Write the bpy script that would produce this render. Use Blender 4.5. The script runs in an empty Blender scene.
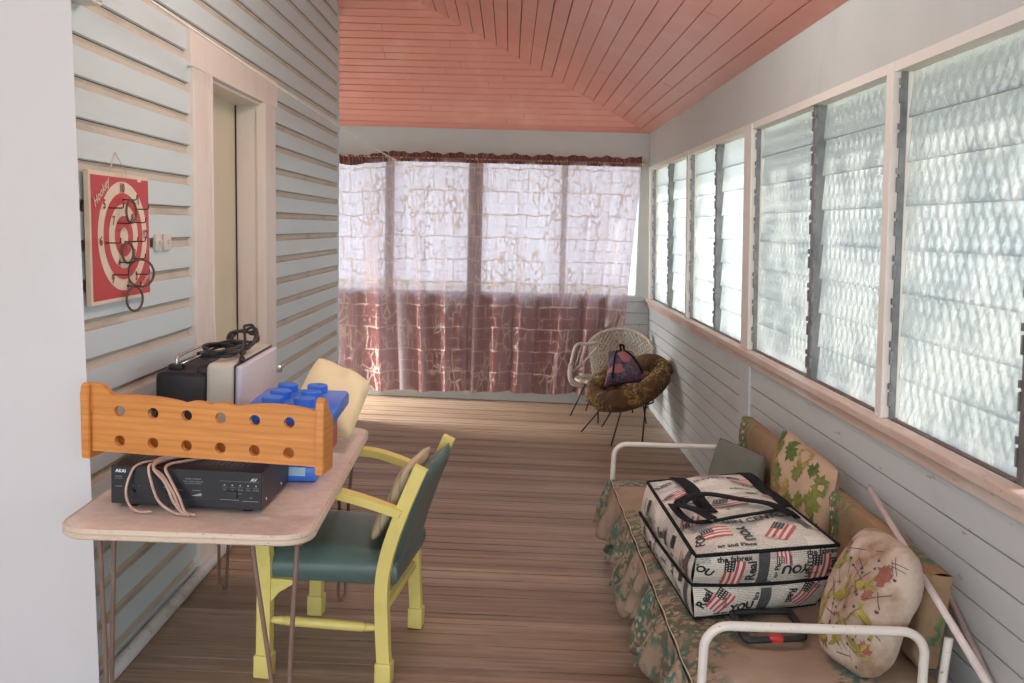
import bpy, bmesh, math, random
from mathutils import Vector, Matrix
PI = math.pi
COL = bpy.context.scene.collection
random.seed(7)
TILT = .02                                   # the verandah floor falls outward by 1 in 50
def floor_z(x): return -TILT*x

# ---------------------------------------------------------------- objects
def obj(name, bm, mats, parent=None, smooth=True, loc=None, auto=None):
    if isinstance(bm, bpy.types.Mesh): me = bm
    else:
        bmesh.ops.recalc_face_normals(bm.bm, faces=bm.bm.faces[:]) if not bm.get_keep else None
        me = bpy.data.meshes.new(name); bm.bm.to_mesh(me); bm.bm.free()
    if not isinstance(mats, (list, tuple)): mats = [mats]
    for m in mats: me.materials.append(m)
    if smooth:
        for p in me.polygons: p.use_smooth = True
        if auto is not None:
            try: me.set_sharp_from_angle(angle=math.radians(auto))
            except Exception: pass
    o = bpy.data.objects.new(name, me); COL.objects.link(o)
    if parent: o.parent = parent
    if loc: o.location = loc
    return o
def tag(o, label=None, cat=None, group=None, kind=None):
    if label: o['label'] = label
    if cat: o['category'] = cat
    if group: o['group'] = group
    if kind: o['kind'] = kind
    return o
def thing(name, label, cat, group=None):
    o = bpy.data.objects.new(name, None); COL.objects.link(o); o.empty_display_size = .1
    return tag(o, label, cat, group)
def place(o, x, y, h=0, rz=0, tilt=True, extra=None):
    """stand a thing at (x, y), at absolute height h (or on the sloping floor when h is None)"""
    z = floor_z(x) if h is None else h
    m = Matrix.Translation((x, y, z))
    if tilt: m = m @ Matrix.Rotation(math.atan(TILT), 4, 'Y')
    m = m @ Matrix.Rotation(rz, 4, 'Z')
    if extra is not None: m = m @ extra
    o.location = m.to_translation(); o.rotation_euler = m.to_euler()
    return o

# ---------------------------------------------------------------- mesh building
class MB:
    def __init__(s, keep=False):
        s.bm = bmesh.new(); s.get_keep = keep; s.uv = None
    @property
    def faces(s): return s.bm.faces
    def face(s, vs, mi=0):
        try:
            f = s.bm.faces.new(vs); f.material_index = mi; return f
        except ValueError: return None
    def poly(s, pts, mi=0): return s.face([s.bm.verts.new(p) for p in pts], mi)
    def box(s, x0, x1, y0, y1, z0, z1, mi=0, bev=0, M=None, seg=2):
        vs = [s.bm.verts.new((x, y, z)) for z in (z0, z1) for y in (y0, y1) for x in (x0, x1)]
        fs = [s.face([vs[i] for i in q], mi) for q in ((0,2,3,1),(4,5,7,6),(0,1,5,4),(2,6,7,3),(0,4,6,2),(1,3,7,5))]
        if bev:
            es = {e for f in fs for e in f.edges}
            r = bmesh.ops.bevel(s.bm, geom=list(es), offset=bev, segments=seg, profile=.5, affect='EDGES')
            for f in r['faces']: f.material_index = mi
            if M is not None:
                allv = {v for f in r['faces'] for v in f.verts} | {v for v in vs if v.is_valid}
                for v in list(allv):
                    for f in v.link_faces:
                        for w in f.verts: allv.add(w)
                for v in allv: v.co = M @ v.co
        elif M is not None:
            for v in vs: v.co = M @ v.co
        return s
    def prism(s, poly, fn, t0, t1, mi=0, side=None):
        """extrude a 2D outline: fn(a, b, t) -> 3D"""
        a = [s.bm.verts.new(fn(p[0], p[1], t0)) for p in poly]
        b = [s.bm.verts.new(fn(p[0], p[1], t1)) for p in poly]
        n = len(poly); s.face(a[::-1], mi); s.face(b, mi)
        for i in range(n): s.face([a[i], a[(i+1) % n], b[(i+1) % n], b[i]], mi if side is None else side)
        return s
    def tube(s, pts, r, n=8, mi=0, closed=False, cap=True, squash=1.0):
        pts = [Vector(p) for p in pts]; m = len(pts)
        rs = r if isinstance(r, (list, tuple)) else [r]*m
        T = []
        for i in range(m):
            a = pts[i-1] if (i > 0 or closed) else pts[i]; b = pts[(i+1) % m] if (i < m-1 or closed) else pts[i]
            T.append((b-a).normalized() if (b-a).length > 1e-9 else Vector((0,0,1)))
        up = Vector((0,0,1)) if abs(T[0].z) < .9 else Vector((1,0,0))
        N = (up - T[0]*up.dot(T[0])).normalized(); rings = []
        for i in range(m):
            N = N - T[i]*N.dot(T[i])
            N = N.normalized() if N.length > 1e-6 else T[i].orthogonal().normalized()
            B = T[i].cross(N)
            rings.append([s.bm.verts.new(pts[i] + (N*math.cos(2*PI*k/n)*squash + B*math.sin(2*PI*k/n))*rs[i]) for k in range(n)])
        for i in range(m if closed else m-1):
            A, C = rings[i], rings[(i+1) % m]
            off = 0
            if closed and i == m-1:
                off = min(range(n), key=lambda o: (A[0].co - C[o].co).length)
            for k in range(n): s.face([A[k], A[(k+1) % n], C[(k+1+off) % n], C[(k+off) % n]], mi)
        if cap and not closed: s.face(rings[0][::-1], mi); s.face(rings[-1], mi)
        return s
    def rod(s, a, b, r, n=8, mi=0, r2=None): return s.tube([a, b], [r, r if r2 is None else r2], n, mi)
    def lathe(s, prof, n=20, mi=0, M=None):
        rings = []
        for r, z in prof:
            ring = [s.bm.verts.new((r*math.cos(2*PI*k/n), r*math.sin(2*PI*k/n), z)) for k in range(n)]
            if M is not None:
                for v in ring: v.co = M @ v.co
            rings.append(ring)
        for A, C in zip(rings, rings[1:]):
            for k in range(n): s.face([A[k], A[(k+1) % n], C[(k+1) % n], C[k]], mi)
        s.face(rings[0][::-1], mi); s.face(rings[-1], mi)
        return s
    def grid(s, fn, nu, nv, mi=0, cu=False, cv=False, uvf=None):
        """fn(u, v), u and v in 0..1"""
        if uvf and s.uv is None: s.uv = s.bm.loops.layers.uv.new('UVMap')
        U = nu if cu else nu+1; V = nv if cv else nv+1
        P = [[s.bm.verts.new(fn(i/nu, j/nv)) for j in range(V)] for i in range(U)]
        for i in range(nu):
            for j in range(nv):
                q = ((i, j), (i+1, j), (i+1, j+1), (i, j+1))
                f = s.face([P[a % U][b % V] for a, b in q], mi)
                if f and uvf:
                    for l, (a, b) in zip(f.loops, q): l[s.uv].uv = uvf(a/nu, b/nv)
        return P
    def decal(s, polys, fn, mi, cell=None):
        """flat 2D polygons [(pts..)] laid on a surface through fn(a, b) -> 3D"""
        for poly in polys:
            if cell and len(poly) == 4:
                n1 = max(1, int((Vector(poly[1])-Vector(poly[0])).length/cell+.5)); n2 = max(1, int((Vector(poly[3])-Vector(poly[0])).length/cell+.5))
                A, B, C, D = [Vector(p) for p in poly]
                s.grid(lambda u, v: fn(*((A.lerp(B, u)).lerp(D.lerp(C, u), v))), n1, n2, mi)
            else:
                tmp = bmesh.new()
                f = tmp.faces.new([tmp.verts.new((p[0], p[1], 0)) for p in poly])
                bmesh.ops.triangulate(tmp, faces=[f])
                vm = {v: s.bm.verts.new(fn(v.co.x, v.co.y)) for v in tmp.verts}
                for t in tmp.faces: s.face([vm[v] for v in t.verts], mi)
                tmp.free()
        return s
    def tris(s, vs, fs, fn, mi):
        V = [s.bm.verts.new(fn(*p)) for p in vs]
        for f in fs: s.face([V[i] for i in f], mi)
        return s
    def xf(s, M):
        for v in s.bm.verts: v.co = M @ v.co
        return s

def spl(P, n=8, closed=False):
    P = [Vector(p) for p in P]; m = len(P); out = []
    for i in range(m if closed else m-1):
        g = (lambda k: P[k % m]) if closed else (lambda k: P[min(max(k, 0), m-1)])
        p0, p1, p2, p3 = g(i-1), g(i), g(i+1), g(i+2)
        for k in range(n):
            t = k/n
            out.append(.5*((2*p1) + (p2-p0)*t + (2*p0-5*p1+4*p2-p3)*t*t + (3*p1-p0-3*p2+p3)*t*t*t))
    if not closed: out.append(P[-1])
    return out
_tc = {}
def text2d(s, size, bold=0.0, slant=0.0):
    """flat letter mesh centred on the origin -> (verts2d, faces)"""
    k = (s, size, bold, slant)
    if k in _tc: return _tc[k]
    cu = bpy.data.curves.new('letters', 'FONT'); cu.body = s; cu.size = size; cu.align_x = 'CENTER'; cu.align_y = 'CENTER'
    cu.offset = bold*size; cu.resolution_u = 2; cu.shear = slant
    o = bpy.data.objects.new('letters', cu); COL.objects.link(o)
    dg = bpy.context.evaluated_depsgraph_get()
    me = bpy.data.meshes.new_from_object(o.evaluated_get(dg))
    r = ([(v.co.x, v.co.y) for v in me.vertices], [tuple(p.vertices) for p in me.polygons])
    bpy.data.objects.remove(o); bpy.data.curves.remove(cu); bpy.data.meshes.remove(me)
    _tc[k] = r; return r
def put2d(r, x, y, a=0):
    c, s = math.cos(a), math.sin(a)
    return ([(x+c*p[0]-s*p[1], y+s*p[0]+c*p[1]) for p in r[0]], r[1])
def rect(x0, x1, y0, y1, cx=0, cy=0, a=0):
    c, s = math.cos(a), math.sin(a)
    return [(cx+c*x-s*y, cy+s*x+c*y) for x, y in ((x0,y0),(x1,y0),(x1,y1),(x0,y1))]
def hash1(i, k=0.): 
    v = math.sin(i*12.9898+k*78.233)*43758.5453
    return v-math.floor(v)

# ---------------------------------------------------------------- materials
def new_mat(name):
    m = bpy.data.materials.new(name); m.use_nodes = True
    nt = m.node_tree; b = nt.nodes['Principled BSDF']
    return m, nt, b
def N(nt, t, **kw):
    n = nt.nodes.new(t)
    for k, v in kw.items():
        if k.startswith('i_'): n.inputs[int(k[2:]) if k[2:].isdigit() else k[2:].replace('_', ' ')].default_value = v
        else: setattr(n, k, v)
    return n
def coords(nt, scale=(1,1,1), kind='Object', rot=(0,0,0), loc=(0,0,0)):
    t = N(nt, 'ShaderNodeTexCoord'); mp = N(nt, 'ShaderNodeMapping')
    mp.inputs['Scale'].default_value = scale; mp.inputs['Rotation'].default_value = rot; mp.inputs['Location'].default_value = loc
    nt.links.new(t.outputs[kind], mp.inputs[0]); return mp.outputs[0]
def noise(nt, vec, scale, detail=3, rough=.55, dist=0):
    n = N(nt, 'ShaderNodeTexNoise'); n.inputs['Scale'].default_value = scale; n.inputs['Detail'].default_value = detail
    n.inputs['Roughness'].default_value = rough; n.inputs['Distortion'].default_value = dist
    nt.links.new(vec, n.inputs['Vector']); return n.outputs['Fac']
def ramp(nt, fac, stops, interp='LINEAR'):
    r = N(nt, 'ShaderNodeValToRGB'); cr = r.color_ramp; cr.interpolation = interp
    while len(cr.elements) < len(stops): cr.elements.new(.5)
    for e, (p, c) in zip(cr.elements, stops):
        e.position = p; e.color = c if len(c) == 4 else (*c, 1)
    nt.links.new(fac, r.inputs[0]); return r.outputs[0]
def mix(nt, fac, a, b, mode='MIX'):
    m = N(nt, 'ShaderNodeMix', data_type='RGBA', blend_type=mode)
    for sock, v in ((m.inputs[0], fac), (m.inputs[6], a), (m.inputs[7], b)):
        if hasattr(v, 'links') or isinstance(v, bpy.types.NodeSocket): nt.links.new(v, sock)
        elif isinstance(v, (int, float)): sock.default_value = v
        else: sock.default_value = (*v, 1) if len(v) == 3 else v
    return m.outputs[2]
def math_n(nt, op, a, b=0.):
    m = N(nt, 'ShaderNodeMath', operation=op)
    for i, v in enumerate((a, b)):
        if isinstance(v, (int, float)): m.inputs[i].default_value = v
        else: nt.links.new(v, m.inputs[i])
    return m.outputs[0]
def bump(nt, b, h, strength=.3, dist=.01):
    n = N(nt, 'ShaderNodeBump'); n.inputs['Strength'].default_value = strength; n.inputs['Distance'].default_value = dist
    nt.links.new(h, n.inputs['Height']); nt.links.new(n.outputs[0], b.inputs['Normal'])
def plain(name, c, rough=.5, metal=0, var=.12, scale=9., bmp=0., kind='Object', spec=None, stretch=(1,1,1)):
    """painted / moulded surface with a faint cloudy variation of its own colour"""
    m, nt, b = new_mat(name)
    v = coords(nt, stretch, kind); f = noise(nt, v, scale, 4)
    lo = tuple(max(0, x*(1-var)) for x in c); hi = tuple(min(1, x*(1+var)) for x in c)
    nt.links.new(ramp(nt, f, [(.3, lo), (.7, hi)]), b.inputs['Base Color'])
    b.inputs['Roughness'].default_value = rough; b.inputs['Metallic'].default_value = metal
    if spec is not None: b.inputs['Specular IOR Level'].default_value = spec
    if bmp: bump(nt, b, noise(nt, v, scale*6, 3), bmp, .004)
    return m
def worn(name, c, dirt, amount=.5, rough=.55, scale=5., chip=None, stretch=(1,1,1), bmp=.15):
    """old paint: base colour, cloudy grime, optional chips"""
    m, nt, b = new_mat(name)
    v = coords(nt, stretch)
    f = noise(nt, v, scale, 6, .62)
    col = mix(nt, ramp(nt, f, [(amount, (0,0,0)), (min(1, amount+.25), (1,1,1))]), c, dirt)
    if chip:
        g = noise(nt, v, scale*7, 4, .6)
        col = mix(nt, ramp(nt, g, [(.66, (0,0,0)), (.69, (1,1,1))]), col, chip)
    nt.links.new(col, b.inputs['Base Color']); b.inputs['Roughness'].default_value = rough
    if bmp: bump(nt, b, f, bmp, .006)
    return m
SKY, SUN, EXPO = 3.5, 4.5, 0.12
BACK_FILL, CORNL, TOP_FILL = 12., 55., 36.
# ================================================================ THE SETTING
WALL_L, CORNER_Y, END_Y = -1.36, 7.57, 8.72
RW0, LEAN = 1.322, math.atan(.0346)           # right wall foot and its inward lean
S1, S2, PLATE = .414, .65, 2.462               # slopes of the two ceiling planes, height of the wall plate
M_board = worn('blue_grey_board_paint', (.60,.72,.735), (.58,.645,.635), .52, .5, 3.5, None, (1,.35,1.6), .1)
M_groove = worn('dusty_board_groove', (.56,.52,.44), (.40,.35,.27), .5, .75, 6, None, (1,.5,2), .1)
M_white = worn('white_wall_paint', (.64,.63,.63), (.60,.585,.57), .5, .45, 1.5)
M_fascia = worn('pale_grey_panel_paint', (.55,.56,.535), (.50,.505,.475), .5, .55, 2.0)
M_lining = worn('grey_lining_board_paint', (.555,.58,.57), (.46,.47,.45), .55, .5, 3, (.40,.36,.30), (1,.4,1.5), .1)
M_gap = plain('dark_gap', (.05,.04,.03), .9)
M_trim = worn('aged_pinkish_white_trim', (.775,.725,.66), (.69,.62,.54), .55, .5, 5, None, (1,1,.4), .1)
M_sill = worn('worn_salmon_sill', (.60,.44,.36), (.70,.63,.57), .45, .55, 7, (.42,.28,.2), (1,.3,1))
M_door = worn('cream_door_paint', (.72,.67,.50), (.66,.61,.45), .5, .4, 3)
M_alu = plain('dull_grey_louvre_metal', (.26,.26,.26), .45, .7, .25, 14)
M_pipe = worn('chipped_white_pipe_paint', (.60,.60,.58), (.36,.34,.31), .5, .6, 9, (.2,.18,.16))

def floor_mat():
    m, nt, b = new_mat('worn_bare_floorboards')
    t = N(nt, 'ShaderNodeTexCoord'); sp = N(nt, 'ShaderNodeSeparateXYZ'); nt.links.new(t.outputs['Object'], sp.inputs[0])
    idx = math_n(nt, 'FLOOR', math_n(nt, 'DIVIDE', sp.outputs[1], BOARD))
    wn = N(nt, 'ShaderNodeTexWhiteNoise', noise_dimensions='1D'); nt.links.new(idx, wn.inputs['W'])
    cmb = N(nt, 'ShaderNodeCombineXYZ')
    nt.links.new(math_n(nt, 'ADD', math_n(nt, 'MULTIPLY', sp.outputs[0], 1.0), math_n(nt, 'MULTIPLY', wn.outputs['Value'], 17.)), cmb.inputs[0])
    nt.links.new(math_n(nt, 'MULTIPLY', sp.outputs[1], 22.), cmb.inputs[1]); nt.links.new(idx, cmb.inputs[2])
    g = noise(nt, cmb.outputs[0], 2.2, 6, .62, .25)
    base = ramp(nt, g, [(.25, (.19,.125,.082)), (.5, (.34,.24,.162)), (.75, (.47,.36,.262))])
    tone = ramp(nt, wn.outputs['Value'], [(0, (.66,.62,.60)), (.5, (.92,.90,.89)), (1, (1.15,1.12,1.1))])
    col = mix(nt, 1., base, tone, 'MULTIPLY')
    v = coords(nt, (.6, 2.2, 1)); w = noise(nt, v, 1.7, 6, .68)
    col = mix(nt, ramp(nt, w, [(.49, (0,0,0)), (.74, (.6,.6,.6))]), col, (.44,.35,.29))        # scuffed, sun-bleached
    v2 = coords(nt, (.8, 40, 1)); st = noise(nt, v2, 1.6, 3, .6)
    col = mix(nt, ramp(nt, st, [(.66, (0,0,0)), (.76, (.5,.5,.5))]), col, (.52,.46,.41))           # old paint along the edges
    nt.links.new(col, b.inputs['Base Color'])
    nt.links.new(ramp(nt, g, [(.3, (.38,.38,.38)), (.7, (.55,.55,.55))]), b.inputs['Roughness'])
    b.inputs['Specular IOR Level'].default_value = .45
    bump(nt, b, g, .15, .003)
    return m
BOARD = .098
M_floor = floor_mat()
fm = MB()
y = -2.2; k = 0
while y < END_Y+.02:
    h = -.0008 - .0022*hash1(k, 3)
    z = lambda x, h=h: floor_z(x)+h
    g = .0022 + .002*hash1(k, 5)
    x0, x1, y1 = -4.2, 1.40, y+BOARD
    a, b_ = y+g, y1-g
    vs = [(x0,a,z(x0)), (x1,a,z(x1)), (x1,b_,z(x1)), (x0,b_,z(x0))]
    V = [fm.bm.verts.new(p) for p in vs]; W = [fm.bm.verts.new((p[0], p[1], p[2]-.02)) for p in vs]
    fm.face(V); fm.face(W[::-1])
    for i in range(4): fm.face([V[i], W[i], W[(i+1) % 4], V[(i+1) % 4]])
    y = y1; k += 1
fm.box(-4.2, 1.4, -2.2, END_Y+.02, -.16, -.11, 1)
tag(obj('floor', fm, [M_floor, M_gap], smooth=False), kind='structure')

# left wall: chamfer boards with a dusty hollow at every joint
def board_wall(name, y0, y1, z0, z1, x, holes=(), pitch=.128, off=.06):
    mb = MB()
    z = z0 - off
    def strip(ya, yb, prof):
        for (p, mi), (q, _) in zip(prof, prof[1:]):
            mb.poly([(x+p[0], ya, p[1]), (x+p[0], yb, p[1]), (x+q[0], yb, q[1]), (x+q[0], ya, q[1])], mi)
    while z < z1:
        j = .004*(hash1(z*10)-.5)
        zt = z+pitch
        prof = [((.004, z), 0), ((.003+j, zt-.040), 1), ((-.012, zt-.034), 1), ((-.014, zt-.016), 1), ((-.010, zt-.005), 2), ((-.006, zt-.0035), 0), ((.004, zt), 0)]
        segs = [(y0, y1)]
        for (ha, hb, hz) in holes:
            if zt < hz:
                segs = [s for (a, b) in segs for s in ((a, min(b, ha)), (max(a, hb), b)) if s[1]-s[0] > .001]
        for a, b in segs: strip(a, b, prof)
        z = zt
    return mb
DOOR_A, DOOR_B, DOOR_H = 4.08, 5.48, 2.36      # outer faces of the door casing
wl = board_wall('wall_left', 2.9, CORNER_Y, .05, 3.60, WALL_L, [(DOOR_A+.02, DOOR_B-.02, DOOR_H)])
wl.box(WALL_L-.30, WALL_L-.26, 2.9, CORNER_Y, 0, 3.62, 0)
wl.box(WALL_L-.16, WALL_L+.002, CORNER_Y-.005, CORNER_Y+.03, 0.02, 3.3, 0)
wl.box(-4.2, WALL_L-.1, CORNER_Y-.1, CORNER_Y, 0, 3.4, 0)
tag(obj('wall_left', wl, [M_board, M_groove, M_gap], smooth=False), kind='structure')
# plain white wall return nearest the camera
wr = MB(); 
wr.prism([(-3.4,-.1),(-1.262,-.1),(-1.312,3.9),(-3.4,3.9)], lambda a, b, t: (a-(.055 if t > 2.9 and a > -2 else 0), t, b), 2.86, 2.96)
tag(obj('wall_left_return', wr, M_white, smooth=False), kind='structure')
wb = MB(); wb.box(-3.4, -3.3, -2.2, 2.86, -.1, 3.9); tag(obj('wall_left_near', wb, M_white, smooth=False), kind='structure')
# door in the left wall
d = MB()
d.box(WALL_L-.19, WALL_L-.138, 4.24, 5.28, 0, 2.3, 0)
dr = thing('door_1', None, None); dr['kind'] = 'structure'
obj('door_panel', d, M_door, dr, smooth=False)
c = MB()
def casing(ya, yb): c.box(WALL_L-.02, WALL_L+.022, ya, yb, 0.02, DOOR_H-.12, 0, .004)
casing(DOOR_A, 4.30); casing(5.24, DOOR_B)
c.box(WALL_L-.02, WALL_L+.026, DOOR_A-.03, DOOR_B+.03, DOOR_H-.13, DOOR_H+.02, 0, .004)
c.box(WALL_L-.02, WALL_L+.03, 4.30, 4.315, .02, DOOR_H-.13, 0); c.box(WALL_L-.02, WALL_L+.03, 5.225, 5.24, .02, DOOR_H-.13, 0)
obj('door_casing', c, M_trim, dr, smooth=False)
j = MB()
j.box(WALL_L-.20, WALL_L, 4.26, 4.302, .0, 2.25); j.box(WALL_L-.20, WALL_L, 5.238, 5.28, 0, 2.25); j.box(WALL_L-.20, WALL_L, 4.26, 5.28, 2.215, 2.26)
obj('door_jamb', j, M_trim, dr, smooth=False)
g = MB(); g.box(WALL_L-.139, WALL_L-.131, 5.23, 5.239, .02, 2.215); obj('door_gap', g, M_gap, dr, smooth=False)
# pipe along the foot of the left wall, with the dark gap behind it
p = MB(); p.tube([(WALL_L+.032, yy, .047+.012*math.sin(yy*2)*.1) for yy in (3.02, 3.6, 4.4, 5.2, 6.2, 7.0, 7.55)], .026, 10)
tag(obj('baseboard_left', p, M_pipe), kind='structure')
# end wall: sill wall, head, two jambs; four window openings behind the curtains
WIN_Z0, WIN_Z1 = 1.0, 2.2
e = MB()
z = 0.0
while z < WIN_Z0-.02:
    e.box(-4.2, 1.40, END_Y, END_Y+.08, z+.004 if z else -.1, min(z+.105, WIN_Z0), 0); z += .105
e.box(-4.2, 1.40, END_Y+.015, END_Y+.08, -.1, WIN_Z0, 1)
e.box(-4.2, 1.40, END_Y, END_Y+.08, WIN_Z1, 4.2, 2)
e.box(1.17, 1.40, END_Y, END_Y+.08, WIN_Z0, WIN_Z1, 2); e.box(-4.2, -3.0, END_Y, END_Y+.08, WIN_Z0, WIN_Z1, 2)
e.box(-4.2, 1.34, END_Y-.02, END_Y, WIN_Z0-.05, WIN_Z0-.005, 2)
tag(obj('wall_end', e, [M_lining, M_gap, M_fascia], smooth=False), kind='structure')
sk = MB(); sk.prism([(-4.2, .084-.0), (1.31, -.026), (1.31, .085), (-4.2, .15)], lambda a, b, t: (a, t, b), END_Y-.02, END_Y); tag(obj('baseboard_end', sk, M_fascia, smooth=False), kind='structure')
ml = MB()
M_mull = plain('brown_window_post_paint', (.42,.36,.31), .6)
for xc, w in ((-1.10,.075), (-.32,.13), (.49,.05), (-1.9,.08), (-2.6,.08)):
    ml.box(xc-w/2, xc+w/2, END_Y-.01, END_Y+.08, WIN_Z0, WIN_Z1)
tag(obj('trim_1', ml, M_mull, smooth=False), kind='structure')
def clear_glass():
    m, nt, b = new_mat('end_window_glass')
    tr = N(nt, 'ShaderNodeBsdfTransparent'); tr.inputs[0].default_value = (.93,.96,.97,1)
    gl = N(nt, 'ShaderNodeBsdfGlossy'); gl.inputs['Roughness'].default_value = .08
    mx = N(nt, 'ShaderNodeMixShader'); mx.inputs[0].default_value = .07
    nt.links.new(tr.outputs[0], mx.inputs[1]); nt.links.new(gl.outputs[0], mx.inputs[2])
    nt.links.new(mx.outputs[0], nt.nodes['Material Output'].inputs[0]); return m
M_clear = clear_glass()
xs = [-3.0, -2.64, -1.94, -1.86, -1.14, -1.06, -.385, -.255, .465, .515, 1.17]
for n_, (a, b_) in enumerate([(-1.86,-1.14),(-1.06,-.385),(-.255,.465),(.515,1.17)]):
    w = MB(); w.box(a, b_, END_Y+.035, END_Y+.041, WIN_Z0, WIN_Z1)
    tag(obj('window_%d' % (n_+1), w, M_clear, smooth=False), kind='structure')

# ---- right wall (leans in with its head); local x = 0 is the inner face
def rw(o):
    o.location = (RW0, 0, 0); o.rotation_euler = (0, -LEAN, 0); return tag(o, kind='structure')
SILL, HEAD = .985, 2.165
r = MB()
z = .885; zs = []
NB = .0935
while z > -.2:
    r.box(0, .02, -2.2, END_Y, z-NB+.0055, z, 0); zs.append(z); z -= NB
r.box(.012, .1, -2.2, END_Y, -.2, SILL, 1)
r.box(-.004, .02, -2.2, END_Y, .887, SILL-.03, 0)
for yc in (1.0, 5.06): r.box(-.013, .02, yc-.10, yc+.10, -.1, SILL-.03, 0)
rw(obj('wall_right', r, [M_lining, M_gap], smooth=False))
f = MB(); f.box(0, .1, -2.2, END_Y, HEAD, 2.6, 0)
for yc in (1.9, 3.95, 6.3): f.box(-.0015, .001, yc-.003, yc+.003, HEAD, 2.5, 0)
rw(obj('wall_right_head', f, M_fascia, smooth=False))
s = MB(); s.box(-.038, .1, -2.2, END_Y-.02, SILL-.032, SILL, 0, .005); s.box(-.016, .0, -2.2, END_Y-.02, SILL-.075, SILL-.03, 0)
rw(obj('trim_2', s, M_sill, smooth=False))
wood = [(8.60,.10), (6.80,.05), (5.08,.15), (3.205,.055), (1.45,.06), (-.4,.15)]
h = MB(); h.box(-.006, .1, -2.2, END_Y, HEAD-.03, HEAD+.004, 0)
for yc, w in wood: h.box(-.012, .1, yc-w/2, yc+w/2, SILL, HEAD, 0, .004)
rw(obj('trim_3', h, M_trim, smooth=False))
mm = MB()
for yc in (7.72, 5.95, 4.05, 2.33, .515): mm.box(.012, .09, yc-.0165, yc+.0165, SILL, HEAD-.02)
rw(obj('trim_4', mm, M_alu, smooth=False))
def louvre_glass():
    m, nt, b = new_mat('obscure_louvre_glass')
    v = coords(nt, (1,1,1)); vo = N(nt, 'ShaderNodeTexVoronoi'); vo.inputs['Scale'].default_value = 85; nt.links.new(v, vo.inputs['Vector'])
    bp = N(nt, 'ShaderNodeBump'); bp.inputs['Strength'].default_value = .28; bp.inputs['Distance'].default_value = .004
    nt.links.new(vo.outputs['Distance'], bp.inputs['Height'])
    t = N(nt, 'ShaderNodeBsdfTranslucent'); t.inputs[0].default_value = (.745,.76,.755,1)
    rf = N(nt, 'ShaderNodeBsdfRefraction'); rf.inputs['Roughness'].default_value = .08; rf.inputs['IOR'].default_value = 1.12; rf.inputs[0].default_value = (.745,.755,.75,1)
    gl = N(nt, 'ShaderNodeBsdfGlossy'); gl.inputs['Roughness'].default_value = .25; gl.inputs[0].default_value = (.9,.9,.9,1)
    for q in (t, rf, gl): nt.links.new(bp.outputs[0], q.inputs['Normal'])
    m1 = N(nt, 'ShaderNodeMixShader'); m1.inputs[0].default_value = .45
    nt.links.new(t.outputs[0], m1.inputs[1]); nt.links.new(rf.outputs[0], m1.inputs[2])
    m2 = N(nt, 'ShaderNodeMixShader'); m2.inputs[0].default_value = .07
    nt.links.new(m1.outputs[0], m2.inputs[1]); nt.links.new(gl.outputs[0], m2.inputs[2])
    nt.links.new(m2.outputs[0], nt.nodes['Material Output'].inputs[0]); return m
M_louvre = louvre_glass()
edges = [8.55, 7.72, 6.83, 6.77, 5.94, 5.16, 5.0, 4.04, 3.235, 3.175, 2.33, 1.48, 1.42, .55, -.32]
bays = [(8.55,7.735),(7.705,6.825),(6.775,5.965),(5.935,5.155),(5.005,4.065),(4.035,3.235),(3.18,2.345),(2.315,1.48),(1.42,.53),(.5,-.32)]
NBL = 8
def louvre_bay(i, ya, yb):
    """one bay: eight closed overlapping blades between two metal channels"""
    g = MB(); pit = (HEAD-.03-SILL)/NBL
    for k in range(NBL):
        z0 = SILL+k*pit-.004; z1 = z0+pit+.006
        a = math.radians(5 if ya > 2.32 else 82)   # unseen bays beside the viewer, set open to let in extra daylight
        M = Matrix.Translation((.045, 0, z0)) @ Matrix.Rotation(a, 4, 'Y')
        g.box(-.003, .003, yb+.012, ya-.012, 0, z1-z0, 0, M=M)
    w = rw(obj('window_%d' % (i+5), g, M_louvre, smooth=False))
    fr = MB()
    for yy, sg in ((ya, -1), (yb, 1)):
        y0, y1 = sorted((yy, yy+sg*.011))
        fr.box(.016, .036, y0, y1, SILL, HEAD-.02, 0)
        for k in range(NBL):
            z0 = SILL+(k+.5)*pit
            y2, y3 = sorted((yy+sg*.006, yy+sg*.013))
            fr.box(.008, .024, y2, y3, z0-.03, z0+.02, 0, .002, seg=1)
            fr.tube([(.012, (y2+y3)/2, z0+.03), (.012, (y2+y3)/2, z0+.05)], .006, 6)
    obj('louvre_channel', fr, M_alu, w, smooth=False)
    if i in (4, 5, 6, 7, 8):
        sm = MB(); dz, dy = .105, .058; n0 = int((ya-yb)/dy)+12; zz0, zz1 = SILL+.02, HEAD-.05
        for k in range(-14, n0+2):
            for sg in (1, -1):
                ys, ye = yb+k*dy, yb+k*dy+sg*(zz1-zz0)/dz*dy
                t0, t1 = 0., 1.
                for lim, up_ in ((yb+.02, False), (ya-.02, True)):
                    f0 = (lim-ys)/(ye-ys)
                    if (ye > ys) == up_: t1 = min(t1, f0)
                    else: t0 = max(t0, f0)
                if t1-t0 > .02: sm.tube([(.078, ys+(ye-ys)*t0, zz0+(zz1-zz0)*t0), (.078, ys+(ye-ys)*t1, zz0+(zz1-zz0)*t1)], .005, 4)
        obj('diamond_screen', sm, M_alu, w, smooth=False)
for i, (a, b_) in enumerate(bays): louvre_bay(i, a, b_)

# ---- ceiling: two pink boarded slopes meeting at a hip
def ceil_mat():
    return worn('faded_pink_ceiling_paint', (.74,.30,.235), (.79,.39,.31), .5, .33, 2.5, None, (1,1,1), .05)
M_ceil = ceil_mat()
c = MB()
CX, CY = RW0-.085, END_Y                 # foot of the slopes at the plate
CB = .092
def slope(mb, quad_fn, lo, hi, along0, along1):
    pass
gap = .0023
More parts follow.
